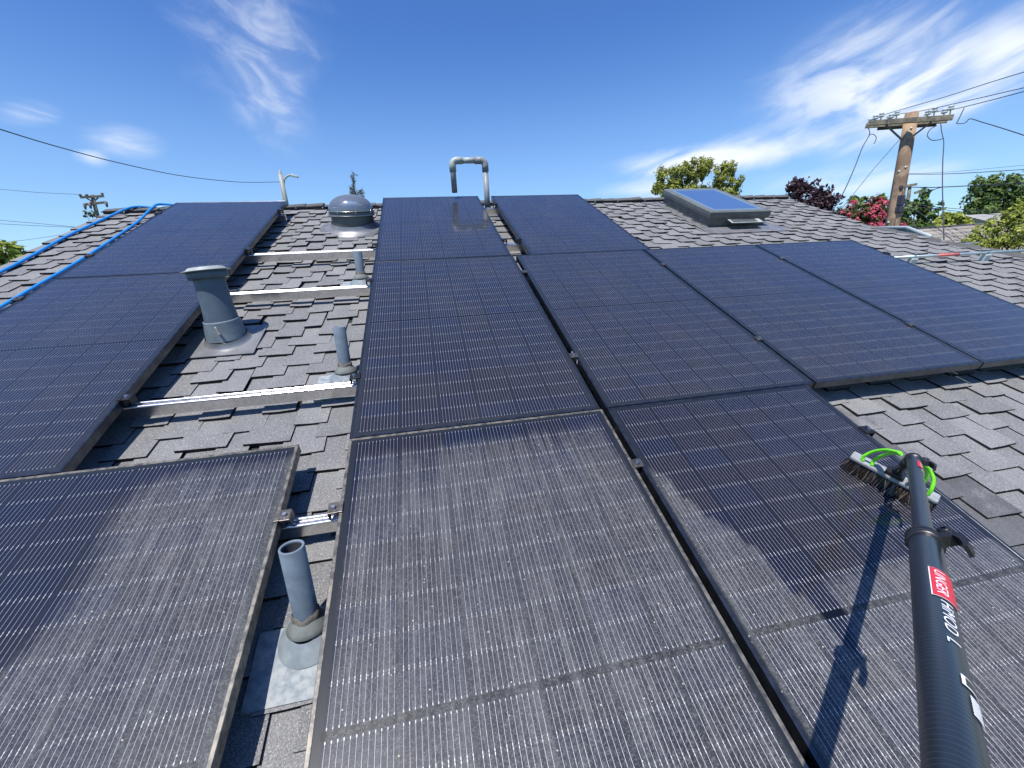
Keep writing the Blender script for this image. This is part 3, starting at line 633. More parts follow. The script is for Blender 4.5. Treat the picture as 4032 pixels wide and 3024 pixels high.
# tubular skylight
o = thing('tubular_skylight', 'round clear dome skylight on a grey collar near the ridge', 'skylight', RF(-0.262, 2.99, ZR))
ax = (UPV*0.55+Vector((0,0,0.45))).normalized()
mb = MB(); mb.lathe([(0.255, 0.012), (0.215, 0.026), (0.198, 0.045), (0.188, 0.07)], (0,0,0), (0,0,1), 56)
V = []; n = 40
part('flashing_cone', mb, 'flashing_grey', o)
mb = MB(); mb.lathe([(0.01, 0.0155), (0.30, 0.0155), (0.30, 0.008)], (0, 0, 0), (0,0,1), 40); part('flashing_plate', mb, 'flashing_grey', o)
mb = MB(); mb.lathe([(0.185, 0.02), (0.185, 0.115)], (0,0,0), ax, 56); part('curb', mb, 'skylight_bronze', o)
mb = MB(); mb.lathe([(0.186, 0.112), (0.200, 0.113), (0.201, 0.120), (0.196, 0.122), (0.196, 0.145), (0.201, 0.152), (0.201, 0.158), (0.194, 0.160)], (0,0,0), ax, 56); rg = part('ring', mb, 'skylight_bronze', o)
mb = MB(); mb.lathe([(0.2015, 0.116), (0.203, 0.118), (0.2015, 0.120)], (0,0,0), ax, 56); mb.lathe([(0.2015, 0.153), (0.2035, 0.155), (0.2015, 0.157)], (0,0,0), ax, 56)
for k_ in range(8):
    a = k_*math.pi/4+0.3; a0 = ax.cross(Vector((0,1,0))).normalized(); b0 = ax.cross(a0); rdir = a0*math.cos(a)+b0*math.sin(a); mb.tube([rdir*0.2035+ax*0.114, rdir*0.2035+ax*0.160], 0.002, 6)
part('trim', mb, 'aluminium', rg)
mb = MB(); mb.lathe([(0.196*math.cos(t_)**0.85 if t_ < 1.56 else 0.0005, 0.158+0.135*math.sin(t_)) for t_ in np.linspace(0, math.pi/2, 16)], (0,0,0), ax, 64); part('dome', mb, 'clear_acrylic', o)
mb = MB(); mb.lathe([(0.0, 0.135)]+[(0.02+0.155*i/10, 0.135+0.012*((i % 2))+0.05*(i/10)**2) for i in range(11)], (0,0,0), ax, 40); part('reflector', mb, 'tube_mirror', o)
# flat skylight
u0, u1, v0, v1 = 3.195, 3.875, 2.62, 3.575
o = thing('flat_skylight', 'rectangular opening skylight with a dark frame and blue glass near the ridge', 'skylight', RF(u0, v0, ZR))
w, l = u1-u0, v1-v0; T = 0.03-ZR
mb = MB(); mb.extrude([(0.015, 0.0), (0.015, 0.098), (w-0.015, 0.098), (w-0.015, 0.0)], 0.015, l-0.015, 1); cb = part('curb', mb, 'skylight_bronze', o)
for (x, y) in ((0.012, 0.15), (0.012, 0.35), (0.012, 0.6), (0.012, 0.8)): mb = MB(); mb.lathe([(0.0, 0.004), (0.006, 0.003), (0.006, 0)], (x+0.003, y, 0.05), (-1,0,0), 8); part('screw', mb, 'bolt_steel', cb)
mb = MB()
def rring(i, z): return [(i, i, z), (w-i, i, z), (w-i, l-i, z), (i, l-i, z)]
rs = [rring(0.02, T-0.068), rring(-0.005, T-0.068), rring(-0.009, T-0.04), rring(-0.007, T-0.010), rring(0.002, T-0.001), rring(0.048, T), rring(0.052, T-0.004)]
mb.add([p for r in rs for p in r], [(4*i+k_, 4*i+(k_+1) % 4, 4*(i+1)+(k_+1) % 4, 4*(i+1)+k_) for i in range(3) for k_ in range(4)]); part('sash', mb, 'skylight_bronze', o)
mb = MB(); mb.add([p for r in rs for p in r], [(4*i+k_, 4*i+(k_+1) % 4, 4*(i+1)+(k_+1) % 4, 4*(i+1)+k_) for i in range(3, 6) for k_ in range(4)]); part('sash_lip', mb, 'skylight_lip', o)
mb = MB(); mb.add(rring(0.05, T-0.004), [(0,1,2,3)]); gp = part('pane', mb, 'pane_glass', o)
mb = MB(); rs2 = [rring(0.052, T-0.0036), rring(0.085, T-0.0036)]
mb.add([p for r in rs2 for p in r], [(k_, (k_+1) % 4, 4+(k_+1) % 4, 4+k_) for k_ in range(4)]); part('seal', mb, 'skylight_rim_film', gp)
mb = MB(); mb.box((w*0.56, -0.055, T-0.085), (0.36, 0.085, 0.008), Matrix.Rotation(0.12, 3, 'X'), bev=0.003); sp_ = part('solar_strip', mb, 'pvc_pale', o)
mb = MB(); mb.box((w*0.53, -0.055, T-0.0795), (0.28, 0.066, 0.003), Matrix.Rotation(0.12, 3, 'X')); part('solar_cells', mb, 'skylight_bronze', sp_)
mb = MB(); mb.tube([(w*0.30, 0.0, T-0.105), (w*0.40, -0.05, T-0.118), (w*0.6, -0.05, T-0.115), (w*0.8, -0.02, T-0.10), (w*0.85, 0.0, T-0.09)], 0.003, 6)
mb.tube([(w*0.30, -0.02, T-0.082), (w*0.5, -0.03, T-0.072), (w*0.72, -0.03, T-0.070), (w*0.80, 0.0, T-0.060)], 0.003, 6); part('cable', mb, 'wire_black', sp_)
mb = MB(); mb.box((w*0.5+0.03, -0.09, 0.017), (w+0.24, 0.2, 0.003)); mb.box((w+0.06, l*0.5, 0.015), (0.10, l+0.1, 0.003)); mb.box((-0.05, l*0.5, 0.015), (0.07, l+0.1, 0.003)); part('flashing', mb, 'flashing_peeling' if 0 else 'flashing_grey', o)
# ------------------------------------------------------------------ blue hoses
def smooth_path(P, n=8):
    P = [Vector(p) for p in P]; Q = [P[0]*2-P[1]]+P+[P[-1]*2-P[-2]]; out_ = []
    for i in range(1, len(Q)-2):
        for k_ in range(n):
            t_ = k_/n; a, b_, c, d = Q[i-1], Q[i], Q[i+1], Q[i+2]
            out_.append(0.5*((2*b_)+(c-a)*t_+(2*a-5*b_+4*c-d)*t_*t_+(3*b_-a-3*c+d)*t_**3))
    out_.append(P[-1]); return out_
def hose(label, pts):
    P = [wd(p) for p in pts]; P0 = P[0]; mb = MB()
    mb.tube([p-P0 for p in smooth_path(P, 8)], 0.0105, 12); ob = part('water_hose', mb, 'hose_blue'); ob.matrix_world = Matrix.Translation(P0)
    tag(ob, label, 'hose', 'blue hoses running up the roof')
hz = ZR+0.028
def rw(u, dy, dz): # point relative to ridge line in world, back to the roof frame
    p = wd((u, VR, ZR))+Vector((0, dy, dz)); return M.inverted() @ p
h1 = [(-2.50, -1.4, hz), (-2.51, 0.2, hz), (-2.54, 1.3, hz+.004)]+[tuple(at(x, y, hz)) for x, y in ((0, 1072), (120, 1010), (260, 932), (370, 880), (440, 848))]
h1 = h1+[tuple(at(488, 826, hz+0.02)), tuple(rw(-2.34, -0.03, 0.044)), tuple(rw(-2.20, 0.02, 0.040)), tuple(rw(-1.98, 0.06, 0.034)), tuple(rw(-1.75, 0.22, -0.03)), tuple(rw(-1.6, 0.9, -0.32))]
h2 = [(-2.2, -1.4, hz), (-2.19, 0.3, hz)]+[tuple(at(x, y, hz)) for x, y in ((0, 1210), (120, 1140), (300, 1035), (440, 945), (540, 875))]
h2 = h2+[tuple(at(578, 838, hz+0.030)), tuple(at(600, 818, hz+0.045)), tuple(rw(-2.14, -0.04, 0.060)), tuple(rw(-2.02, 0.02, 0.056)), tuple(rw(-1.86, 0.10, 0.030)), tuple(rw(-1.7, 0.9, -0.30))]
hose('left of the two blue hoses, nearer the roof edge', h1)
hose('right of the two blue hoses, beside the upper left panel', h2)
# ------------------------------------------------------------------ conduit at the right
a, b_ = Vector(at(3555, 1013, -0.075)), Vector((5.9, 1.44, -0.045)); c0 = a.copy(); dirc = (b_-a).normalized()
o = thing('electrical_conduit', 'pale metal conduit with a red label crossing the right slope on blocks', 'conduit', RF(a.x, a.y, a.z))
mb = MB(); mb.tube([dirc*-0.25, dirc*(b_-a).length], 0.0115, 16); tb = part('tube', mb, 'conduit', o)
tl = (at(3735, 1006, -0.07)-a).length
mb = MB(); mb.tube([dirc*(tl-0.11), dirc*(tl+0.11)], 0.0128, 16); part('warning_label', mb, 'faded_red', tb)
for px in (3594, 3908):
    s_ = (Vector(at(px, 1004, -0.065))-a).dot(dirc)
    q = dirc*s_; hb = (q.z+a.z)-ZR
    mb = MB(); mb.box((q.x, q.y, q.z-hb/2-0.004), (0.062, 0.05, hb-0.016), bev=0.004); bl = part('block', mb, 'strut_block', o)
    mb = MB(); mb.tube([q+Vector((0,-0.017,-0.014)), q+Vector((0,-0.017,0.006)), q+Vector((0,0,0.018)), q+Vector((0,0.017,0.006)), q+Vector((0,0.017,-0.014))], 0.0035, 6); mb.box(q+Vector((0.008,0,0.024)), (0.035,0.008,0.006), Matrix.Rotation(0.35, 3, 'Z')); part('strap', mb, 'aluminium', bl)
# ------------------------------------------------------------------ water-fed pole and brush
TIP = dep(3597, 1812, 1.20); BOT = dep(3763, 3024, 0.322); AX = (BOT-TIP).normalized(); LT = (BOT-TIP).length
o = thing('cleaning_pole', 'black telescopic water-fed pole entering at the lower right, brush at its end', 'pole', RF(*TIP))
side = AX.cross(Vector((0,0,1))).normalized(); nor = side.cross(AX).normalized()
tv = (CAM-(TIP+AX*LT*0.6)); 
def pt(s_): return AX*s_
t_cl = None
# where along the pole is the clamp: 1/depth is linear along the picture line
dcl = 0.695; t_cl = ((dep(3640, 2134, dcl))-TIP).dot(AX)
def pole_tube(s0, s1, r0, r1, seg=40, n=30, mname='carbon'):
    mb = MB(); mb.tube([AX*(s0+(s1-s0)*i/n) for i in range(n+1)], [r0+(r1-r0)*i/n for i in range(n+1)], seg)
    me = mb.mesh('tube', mname); uvl = me.uv_layers.new(name='UVMap')
    for lp in me.loops: uvl.data[lp.index].uv = (0, me.vertices[lp.vertex_index].co.dot(AX))
    return me
sec1 = part('upper_section', pole_tube(0.0, t_cl+0.02, 0.0155, 0.0135), None, o)
LE = LT+0.32
sec2 = part('lower_section', pole_tube(t_cl, LE, 0.0205, 0.0196), None, o)
# camera-facing direction and right-hand direction around the pole
cdir = tv-AX*tv.dot(AX); cdir.normalize(); rdir = AX.cross(cdir).normalized()
cright = (RC @ Vector((1,0,0)))
if rdir.dot(cright) < 0: rdir = -rdir
def lever(s_, r, sc, sgn, parent, ang):
    """ring clamp with a curved lever"""
    mb = MB(); mb.lathe([(r*0.98, -0.016), (r+0.0035, -0.015), (r+0.0045, -0.010), (r+0.0045, -0.002), (r+0.003, 0.0), (r+0.0045, 0.002), (r+0.0045, 0.009), (r+0.003, 0.012), (r*0.8, 0.013)], AX*s_, AX, 40)
    rg_ = part('clamp_ring', mb, 'plastic_black', parent)
    e1 = (rdir*math.cos(ang)+cdir*math.sin(ang)).normalized(); e2 = AX
    mb = MB(); c0_ = AX*s_+e1*(r+0.009*sc)
    mb.box(c0_, (0.02*sc, 0.02*sc, 0.020), Matrix((e1, AX.cross(e1), AX)).transposed(), bev=0.003)
    thn = AX.cross(e1)
    pts = []
    for i in range(13):
        t_ = i/12; rr2 = 0.030*sc
        x_ = r+0.006+0.024*sc*math.sin(t_*math.pi*0.62); y_ = -0.030*sc*0.9+0.095*sc*t_
        pts.append(AX*(s_+y_*sgn)+e1*x_)
    for i in range(12):
        p, q = pts[i], pts[i+1]; d_ = (q-p).normalized(); nn = d_.cross(thn).normalized(); h_ = 0.0042*sc*(1.4-0.8*i/12); w_ = 0.0085*sc
        mb.add([p+thn*w_+nn*h_, p-thn*w_+nn*h_, p-thn*w_-nn*h_, p+thn*w_-nn*h_, q+thn*w_+nn*h_, q-thn*w_+nn*h_, q-thn*w_-nn*h_, q+thn*w_-nn*h_], [(0,1,5,4), (1,2,6,5), (2,3,7,6), (3,0,4,7), (0,3,2,1), (4,5,6,7)])
    part('lever', mb, 'plastic_black', rg_)
    mb = MB(); mb.lathe([(0.004*sc, -0.0125*sc), (0.0085*sc, -0.0125*sc), (0.0095*sc, -0.011*sc), (0.0095*sc, 0.011*sc), (0.0085*sc, 0.0125*sc), (0.004*sc, 0.0125*sc)], AX*(s_-0.018*sc*sgn)+e1*(r+0.010*sc), thn, 20); mb.lathe([(0, 0.010*sc), (0.004*sc, 0.010*sc)], AX*(s_-0.018*sc*sgn)+e1*(r+0.010*sc), thn, 12); part('hinge', mb, 'plastic_black', rg_)
lever(t_cl, 0.0205, 1.0, 1, o, 0.35)
lever(0.0, 0.0158, 0.85, 1, o, -0.25)
# labels wrapped round the tube
def wrap(me, s0, r, a0, size):
    """flat x along the tube, y around it"""
    for v in me.vertices:
        x, y = v.co.x*size, v.co.y*size; a = a0-y/r
        p = AX*(s0+x)+(cdir*math.sin(a)+rdir*math.cos(a))*r
        v.co = p
    return me
def text_mesh(txt, sx=1.0, shear=0.25):
    cu = bpy.data.curves.new('txt', 'FONT'); cu.body = txt; cu.size = 1.0; cu.shear = shear; cu.resolution_u = 3
    ob = bpy.data.objects.new('txt', cu); COL.objects.link(ob); bpy.context.view_layer.update()
    me = bpy.data.meshes.new_from_object(ob); bpy.data.objects.remove(ob)
    bm = bmesh.new(); bm.from_mesh(me); bmesh.ops.subdivide_edges(bm, edges=[e for e in bm.edges if e.calc_length() > 0.25], cuts=3); bm.to_mesh(me); bm.free()
    for v in me.vertices: v.co.x *= sx
    return me
def label_patch(s0, s1, r, a0, a1, m_, parent, name):
    mb = MB(); n = 14; V = [AX*(s0+(s1-s0)*i/6)+(cdir*math.sin(a0+(a1-a0)*j/n)+rdir*math.cos(a0+(a1-a0)*j/n))*r for i in range(7) for j in range(n+1)]
    mb.add(V, [(i*(n+1)+j, i*(n+1)+j+1, (i+1)*(n+1)+j+1, (i+1)*(n+1)+j) for i in range(6) for j in range(n)], True); return part(name, mb, m_, parent, normals=False)
def s_of(px, py):   # distance along the pole where the picture shows a row
    best = min(np.linspace(-0.05, LT+0.05, 400), key=lambda s_: abs((lambda q: 1512-F*q.y/-q.z)(RC.transposed() @ (TIP+AX*s_-CAM))-py)); return best
sr0, sr1 = s_of(0, 2290), s_of(0, 2405)
R2 = 0.0203
def on_pole(name, s_, txt, size, m_, parent, r, a0, sx=1.0):
    me = text_mesh(txt, sx); me.materials.append(MT[m_]); wrap(me, s_, r, a0, size); return part(name, me, None, parent, normals=False)
pb = label_patch(sr0-0.001, sr1+0.001, R2+0.0009, 1.58, 0.02, 'white_label', sec2, 'badge_border')
p1_ = label_patch(sr0, sr1, R2+0.0012, 1.52, 0.08, 'red_label', pb, 'badge')
ln = sr1-sr0
on_pole('lettering', sr0+0.004, 'UNGER', 0.0165, 'white_label', p1_, R2+0.0016, 1.32, ln/0.0165/3.9)
s2_, s3_ = s_of(0, 2415), s_of(0, 2600)
on_pole('lettering', s2_, 'HiMOD  L', 0.017, 'white_label', sec2, R2+0.0009, 1.22, (s3_-s2_)/0.017/4.6)
s4_, s5_ = s_of(0, 2705), s_of(0, 2745)
pb = label_patch(s4_, s5_, R2+0.0008, 0.95, 0.1, 'white_label', sec2, 'rating_label'); label_patch(s4_+0.002, s5_-0.002, R2+0.0011, 0.80, 0.15, 'carbon', pb, 'rating_box')
s6_ = s_of(0, 2765); 
for q in range(7): label_patch(s6_+q*0.0040, s6_+q*0.0040+0.003, R2+0.0009, 0.72, 0.0, 'white_label', pb, 'length_mark')
s7_, s8_ = s_of(0, 1833), s_of(0, 1856)
pb = label_patch(s7_, s8_, 0.0165, 1.15, 0.0, 'red_label', sec1, 'badge')
on_pole('lettering', s7_+0.004, 'UNGER', 0.010, 'white_label', pb, 0.0168, 0.72, (s8_-s7_-0.008)/0.010/3.9)
on_pole('lettering', s8_+0.006, 'HiMOD', 0.010, 'white_label', sec1, 0.0163, 0.72, 0.9)
on_pole('lettering', s_of(0, 1895), 'nL', 0.012, 'white_label', sec1, 0.0162, 0.5, 1.3)
# brush: block, bristles, neck, jets hoses -- moves with the pole, so a part of it
BL = [Vector(at(x, y, 0.052)) for x, y in ((3358, 1793), (3690, 1966))]
bc = (BL[0]+BL[1])/2; bx = (BL[1]-BL[0]); blen = bx.length; bx.normalize(); bz = Vector((0.0, 0.0, 1.0)); by = bz.cross(bx).normalized(); bz = bx.cross(by)
BR_ = Matrix((bx, by, bz)).transposed(); rel = bc-TIP
mb = MB(); mb.box(rel, (blen+0.008, 0.044, 0.014), BR_, bev=0.005); blk = part('brush_block', mb, 'plastic_grey', o)
mb = MB()
for s_ in (-0.035, 0.052): mb.box(rel+bx*s_+bz*0.009, (0.036, 0.024, 0.006), BR_, bev=0.0025)
part('jet_plate', mb, 'plastic_grey', blk)
mb = MB(); hl = blen/2
for k_ in range(2600):
    s_ = random.uniform(-hl, hl); t_ = random.uniform(-0.017, 0.017)
    e = 1.0 if random.random() < 0.75 else -1.0
    base = rel+bx*s_+by*t_-bz*0.006
    fl_ = 0.010*(t_/0.017)+random.gauss(0, 0.004); fx = 0.010*(s_/hl)+random.gauss(0, 0.004)
    tip = rel+bx*(s_+fx)+by*(t_+fl_*1.5); tip.z = -TIP.z+random.uniform(0.0015, 0.012)
    mid = (base+tip)/2+Vector((random.gauss(0, .0015), random.gauss(0, .0015), 0)); w_ = Vector((random.gauss(0,1), random.gauss(0,1), 0)).normalized()*0.0011
    mb.add([base-w_, base+w_, mid+w_, mid-w_, tip+w_*0.6, tip-w_*0.6], [(0,1,2,3), (3,2,4,5)])
br = part('bristles', mb, 'bristle', o, normals=False)
mb = MB()
for k_ in range(50):
    s_ = random.uniform(-hl, hl); t_ = random.choice((-0.018, 0.018)); base = rel+bx*s_+by*t_-bz*0.01; tip = rel+bx*(s_+random.gauss(0, .010))+by*(t_*1.9+random.gauss(0, .004)); tip.z = -TIP.z+random.uniform(0.001, 0.012)
    w_ = bx*0.0006; mb.add([base-w_, base+w_, tip+w_, tip-w_], [(0,1,2,3)])
part('stray_bristles', mb, 'bristle_light', br, normals=False)
neck0 = rel+bz*0.012; mb = MB()
mb.tube([Vector((0,0,0))-AX*0.01, Vector((0,0,0))-AX*0.025, rel*0.30+bz*0.02, rel*0.62+bz*0.022, neck0+bz*0.012, neck0], [0.013, 0.0125, 0.0115, 0.012, 0.014, 0.020], 16)
mb.box(neck0+bz*0.004, (0.052, 0.040, 0.016), BR_, bev=0.004); mb.box(rel*0.55+bz*0.028, (0.030, 0.030, 0.020), BR_, bev=0.004); part('neck', mb, 'plastic_black', o)
def ghose(p0, mids, p1, nm='jet_hose'):
    mb = MB(); mb.tube([p-TIP for p in smooth_path([Vector(p0)]+[Vector(q) for q in mids]+[Vector(p1)], 8)], 0.0052, 12); return part(nm, mb, 'hose_green', o)
zb_ = 0.060
ghose(at(3396, 1814, zb_), [at(3402, 1796, 0.078), at(3440, 1778, 0.112), at(3490, 1772, 0.15)], at(3545, 1783, 0.19))
ghose(at(3433, 1832, zb_), [at(3441, 1813, 0.078), at(3476, 1794, 0.112), at(3510, 1785, 0.15)], at(3548, 1788, 0.185))
ghose(at(3653, 1948, zb_), [at(3668, 1925, 0.085), at(3675, 1885, 0.115), at(3655, 1845, 0.14)], at(3618, 1818, 0.17))
ghose(at(3634, 1905, zb_), [at(3648, 1885, 0.085), at(3650, 1862, 0.11), at(3638, 1838, 0.14)], at(3616, 1822, 0.165))
# ------------------------------------------------------------------ ground, hills
mb = MB(); g = 6000; mb.add([(-g,-g,GROUND), (g,-g,GROUND), (g,g,GROUND), (-g,g,GROUND)], [(0,1,2,3)]); tag(part('ground', mb, 'grass'), 'dry green ground below and around the house', None, None, 'structure')
def hills():
    mb = MB(); n = 90; a0, a1 = math.radians(20), math.radians(85); D = 5200; pts = []
    for i in range(n+1):
        a = a0+(a1-a0)*i/n; h = 285+60*math.sin(a*9+0.5)+26*math.sin(a*23)+12*math.sin(a*57)
        pts.append((Vector((math.sin(a)*D, math.cos(a)*D, GROUND-5)), Vector((math.sin(a)*(D+500), math.cos(a)*(D+500), h*0.62)), Vector((math.sin(a)*(D+1100), math.cos(a)*(D+1100), h)), Vector((math.sin(a)*(D+2200), math.cos(a)*(D+2200), GROUND-5))))
    V = [p for r in pts for p in r]; mb.add(V, [(4*i+k_, 4*(i+1)+k_, 4*(i+1)+k_+1, 4*i+k_+1) for i in range(n) for k_ in range(3)], True)
    tag(part('hills', mb, 'hill'), 'pale distant hills beyond the trees at the right', None, None, 'structure')
hills()
# ------------------------------------------------------------------ trees
def leaves(P, N, size, tones_, aspect=0.55):
    """numpy arrays of leaf centres and normals -> mesh of small quads"""
    n = len(P); r = rng.normal(size=(n, 3)); t1 = np.cross(N, r); t1 /= np.linalg.norm(t1, axis=1, keepdims=True)+1e-9; t2 = np.cross(N, t1); t2 /= np.linalg.norm(t2, axis=1, keepdims=True)+1e-9
    s_ = size*rng.uniform(0.6, 1.35, (n, 1)); A = t1*s_; B = t2*s_*aspect
    V = np.stack([P-A, P-B*0.9+A*0.1, P+A, P+B*0.9+A*0.1], 1).reshape(-1, 3)
    me = bpy.data.meshes.new('foliage'); me.vertices.add(4*n); me.vertices.foreach_set('co', V.astype(np.float32).ravel())
    me.loops.add(4*n); me.loops.foreach_set('vertex_index', np.arange(4*n, dtype=np.int32)); me.polygons.add(n)
    me.polygons.foreach_set('loop_start', np.arange(0, 4*n, 4, dtype=np.int32)); me.update(calc_edges=True); me.validate()
    tone_attr(me, tones_); return me
def clump_points(c, r, n, sub, shell=0.35):
    """n leaves gathered in `sub` smaller tufts spread over an ellipsoid"""
    d = rng.normal(size=(sub, 3)); d /= np.linalg.norm(d, axis=1, keepdims=True); rad = rng.uniform(shell, 1.0, (sub, 1))**0.6
    C = np.array(c)+d*rad*np.array(r); k_ = rng.integers(0, sub, n); s_ = np.mean(r)*rng.uniform(0.22, 0.45, sub)
    e = rng.normal(size=(n, 3)); e /= np.linalg.norm(e, axis=1, keepdims=True); rr = rng.uniform(0.3, 1.0, (n, 1))
    P = C[k_]+e*rr*s_[k_][:, None]; N = e*0.7+d[k_]*0.5+np.array([0, 0, 0.5])+rng.normal(0, 0.35, (n, 3)); N /= np.linalg.norm(N, axis=1, keepdims=True)
    tn_ = np.clip(rng.random(sub)[k_]*0.6+rng.random(n)*0.4, 0, 1); return P, N, tn_
def tree(name, label, cat, base, clumps, m_, size, dens, trunk_r=0.12, group=None, extra=None, limbs=True, sub=26):
    """base: world foot; clumps: (world centre, radii)"""
    base = Vector((base[0], base[1], GROUND)); o = thing(name, label, cat, Matrix.Translation(base), group)
    Ps, Ns, Ts = [], [], []
    for c, r in clumps:
        vol = (r[0]*r[1]+r[1]*r[2]+r[0]*r[2])/3; n = int(dens*vol/size**2*8.0); P, N, T_ = clump_points(Vector(c)-base, r, n, max(6, int(sub)))
        Ps.append(P); Ns.append(N); Ts.append(T_)
    part('crown', leaves(np.concatenate(Ps), np.concatenate(Ns), size, np.concatenate(Ts)), None, o, normals=False).data.materials.append(MT[m_])
    mb = MB(); cc = sum((Vector(c)-base for c, r in clumps), Vector())/len(clumps); zmin = min((Vector(c)-base).z-r[2] for c, r in clumps)
    fork = Vector((cc.x*0.3, cc.y*0.3, max(0.6, zmin*0.8))); mb.tube([(0,0,-0.2), fork*0.5+Vector((0.05,0,0)), fork], [trunk_r*1.25, trunk_r, trunk_r*0.85], 9)
    if limbs:
        for c, r in clumps:
            q = Vector(c)-base; mb.tube([fork, fork.lerp(q, 0.5)+Vector((0,0,0.1)), q, q+Vector((random.uniform(-.4,.4)*r[0], 0, r[2]*0.6))], [trunk_r*0.34, trunk_r*0.24, trunk_r*0.12, trunk_r*0.04], 6)
    part('trunk', mb, 'bark', o)
    if extra: extra(o, base, clumps)
    return o
def cl(px, py, dist, rpx, rpy, depth=None):
    """clump centred on the direction of a picture point, radii given as the size seen at that distance"""
    p = far(px, py, dist); q = (p-CW); d3 = -(RC.transposed() @ (M.to_3x3().transposed() @ q)).z; s_ = d3/F
    return (p, (rpx*s_, (depth or (rpx+rpy)/2)*s_, rpy*s_))
# tree beyond the ridge with five upright clumps
tree('broadleaf_tree', 'olive-green clumpy tree rising behind the ridge beside the rectangular skylight', 'tree', far(2740, 780, 17),
     [cl(*a) for a in ((2625,705,17,52,45), (2590,740,17,24,25), (2680,690,17,40,52), (2650,740,17,38,24), (2745,670,17,52,42), (2775,650,17.3,36,30), (2720,715,17,20,40), (2845,690,17,46,42), (2868,660,17,30,28), (2835,735,17,30,22), (2895,725,17,26,20), (2918,708,17,12,18), (2790,755,17,24,16), (2700,755,17,90,24), (2640,745,17,50,30), (2860,760,17,60,26))],
     'leaf_olive', 0.042, 2.4, 0.09, sub=30)
# slender conifer tip behind the dome
P_c = far(1400, 770, 16); s16 = 16*1.0/F
def conifer_tip():
    base = Vector((P_c.x, P_c.y, GROUND)); o = thing('conifer', 'thin wispy conifer top just above the dome skylight', 'tree', Matrix.Translation(base)); Ps, Ns = [], []
    axis = [far(x, y, 16) for x, y in ((1412, 800), (1402, 770), (1393, 740), (1391, 710), (1393, 680))]; br_ = [[far(x, y, 16) for x, y in pp] for pp in (((1402,770),(1415,758),(1428,748)), ((1398,752),(1385,745),(1378,741)), ((1395,765),(1388,762),(1382,758)), ((1402,772),(1420,772),(1432,776)), ((1392,728),(1399,722)), ((1391,705),(1384,700)), ((1415,758),(1430,765)))]
    mb = MB(); mb.tube([(0,0,0), (axis[0]-base)*0.97]+[a-base for a in axis], [0.16, 0.05]+[0.03, 0.024, 0.018, 0.012, 0.006], 6)
    for b__ in br_: mb.tube([p-base for p in b__], 0.008, 5)
    part('trunk', mb, 'bark', o)
    for line, sp_r in [(axis[1:], 0.045)]+[(b__, 0.03) for b__ in br_]:
        for a, b__ in zip(line, line[1:]):
            for k_ in range(7):
                c = a.lerp(b__, random.random())-base+Vector((random.gauss(0, sp_r*0.6), random.gauss(0, sp_r*0.5), random.gauss(0, 0.04)))
                n = 12; e = rng.normal(size=(n, 3))*0.028; Ps.append(np.array(c)+e); Ns.append(rng.normal(size=(n, 3)))
    P = np.concatenate(Ps); part('crown', leaves(P, np.concatenate(Ns), 0.022, rng.random(len(P))), None, o, normals=False).data.materials.append(MT['leaf_pine'])
conifer_tip()
tree('broadleaf_tree', 'yellow-green tree at the left edge below the roof line', 'tree', far(30, 1000, 22), [cl(*a) for a in ((20,1000,22,70,45), (75,1000,22,40,34), (-60,1010,22,80,60), (110,1010,22,22,20), (30,1060,22,80,40))], 'leaf_lime', 0.12, 2.4, 0.18)
def spikes(o, base, clumps):
    Ps, Ns = [], []
    for (c, r) in clumps[:4]:
        for k_ in range(9):
            p = Vector(c)-base+Vector((random.uniform(-1,1)*r[0], random.uniform(-.5,.5)*r[1], r[2]*0.5)); h = random.uniform(0.10, 0.34)
            for q in range(40): Ps.append(np.array(p+Vector((random.gauss(0,.05)+0.1*q/40, random.gauss(0,.05), h*q/40)))[None]); Ns.append(rng.normal(size=(1,3)))
    P = np.concatenate(Ps); part('shoots', leaves(P, np.concatenate(Ns), 0.06, rng.random(len(P))), None, o, normals=False).data.materials.append(MT['leaf_purple'])
tree('purple_leaf_plum', 'dark purple-leaved tree behind the right hip of the roof', 'tree', far(3180, 800, 15), [cl(*a) for a in ((3125,765,15,30,24), (3170,775,15,34,30), (3215,800,15,34,30), (3260,825,15,34,24), (3180,815,15,70,26), (3300,850,15,30,22))], 'leaf_purple', 0.045, 2.2, 0.07, extra=spikes)
def blossom(o, base, clumps):
    Ps, Ns, Ts = [], [], []
    for c, r in clumps:
        P, N, T_ = clump_points(Vector(c)-base+Vector((0,-r[1]*0.4,r[2]*0.15)), r, int(1500*r[0]*r[2]/0.3), 12, 0.85); Ps.append(P); Ns.append(N); Ts.append(T_)
    P = np.concatenate(Ps); part('blossom', leaves(P, np.concatenate(Ns), 0.045, np.concatenate(Ts)), None, o, normals=False).data.materials.append(MT['petal_pink'])
tree('crape_myrtle', 'crape myrtle full of pink blossom left of the big wooden pole', 'tree', far(3420, 860, 16), [cl(*a) for a in ((3310,850,16,28,30), (3350,840,16,34,34), (3400,850,16,34,40), (3450,830,16,32,34), (3480,860,16,30,34), (3430,880,16,60,26), (3535,890,16,16,18), (3345,885,16,50,24), (3440,790,16,14,20))], 'leaf_crape', 0.045, 1.8, 0.06, extra=blossom)
tree('broadleaf_tree', 'light green tree top behind the pink blossom', 'tree', far(3430, 800, 24), [cl(*a) for a in ((3385,800,24,32,26), (3360,790,24,16,20), (3470,790,24,34,24), (3500,815,24,22,24), (3425,825,24,40,24))], 'leaf_mid', 0.10, 1.9, 0.12)
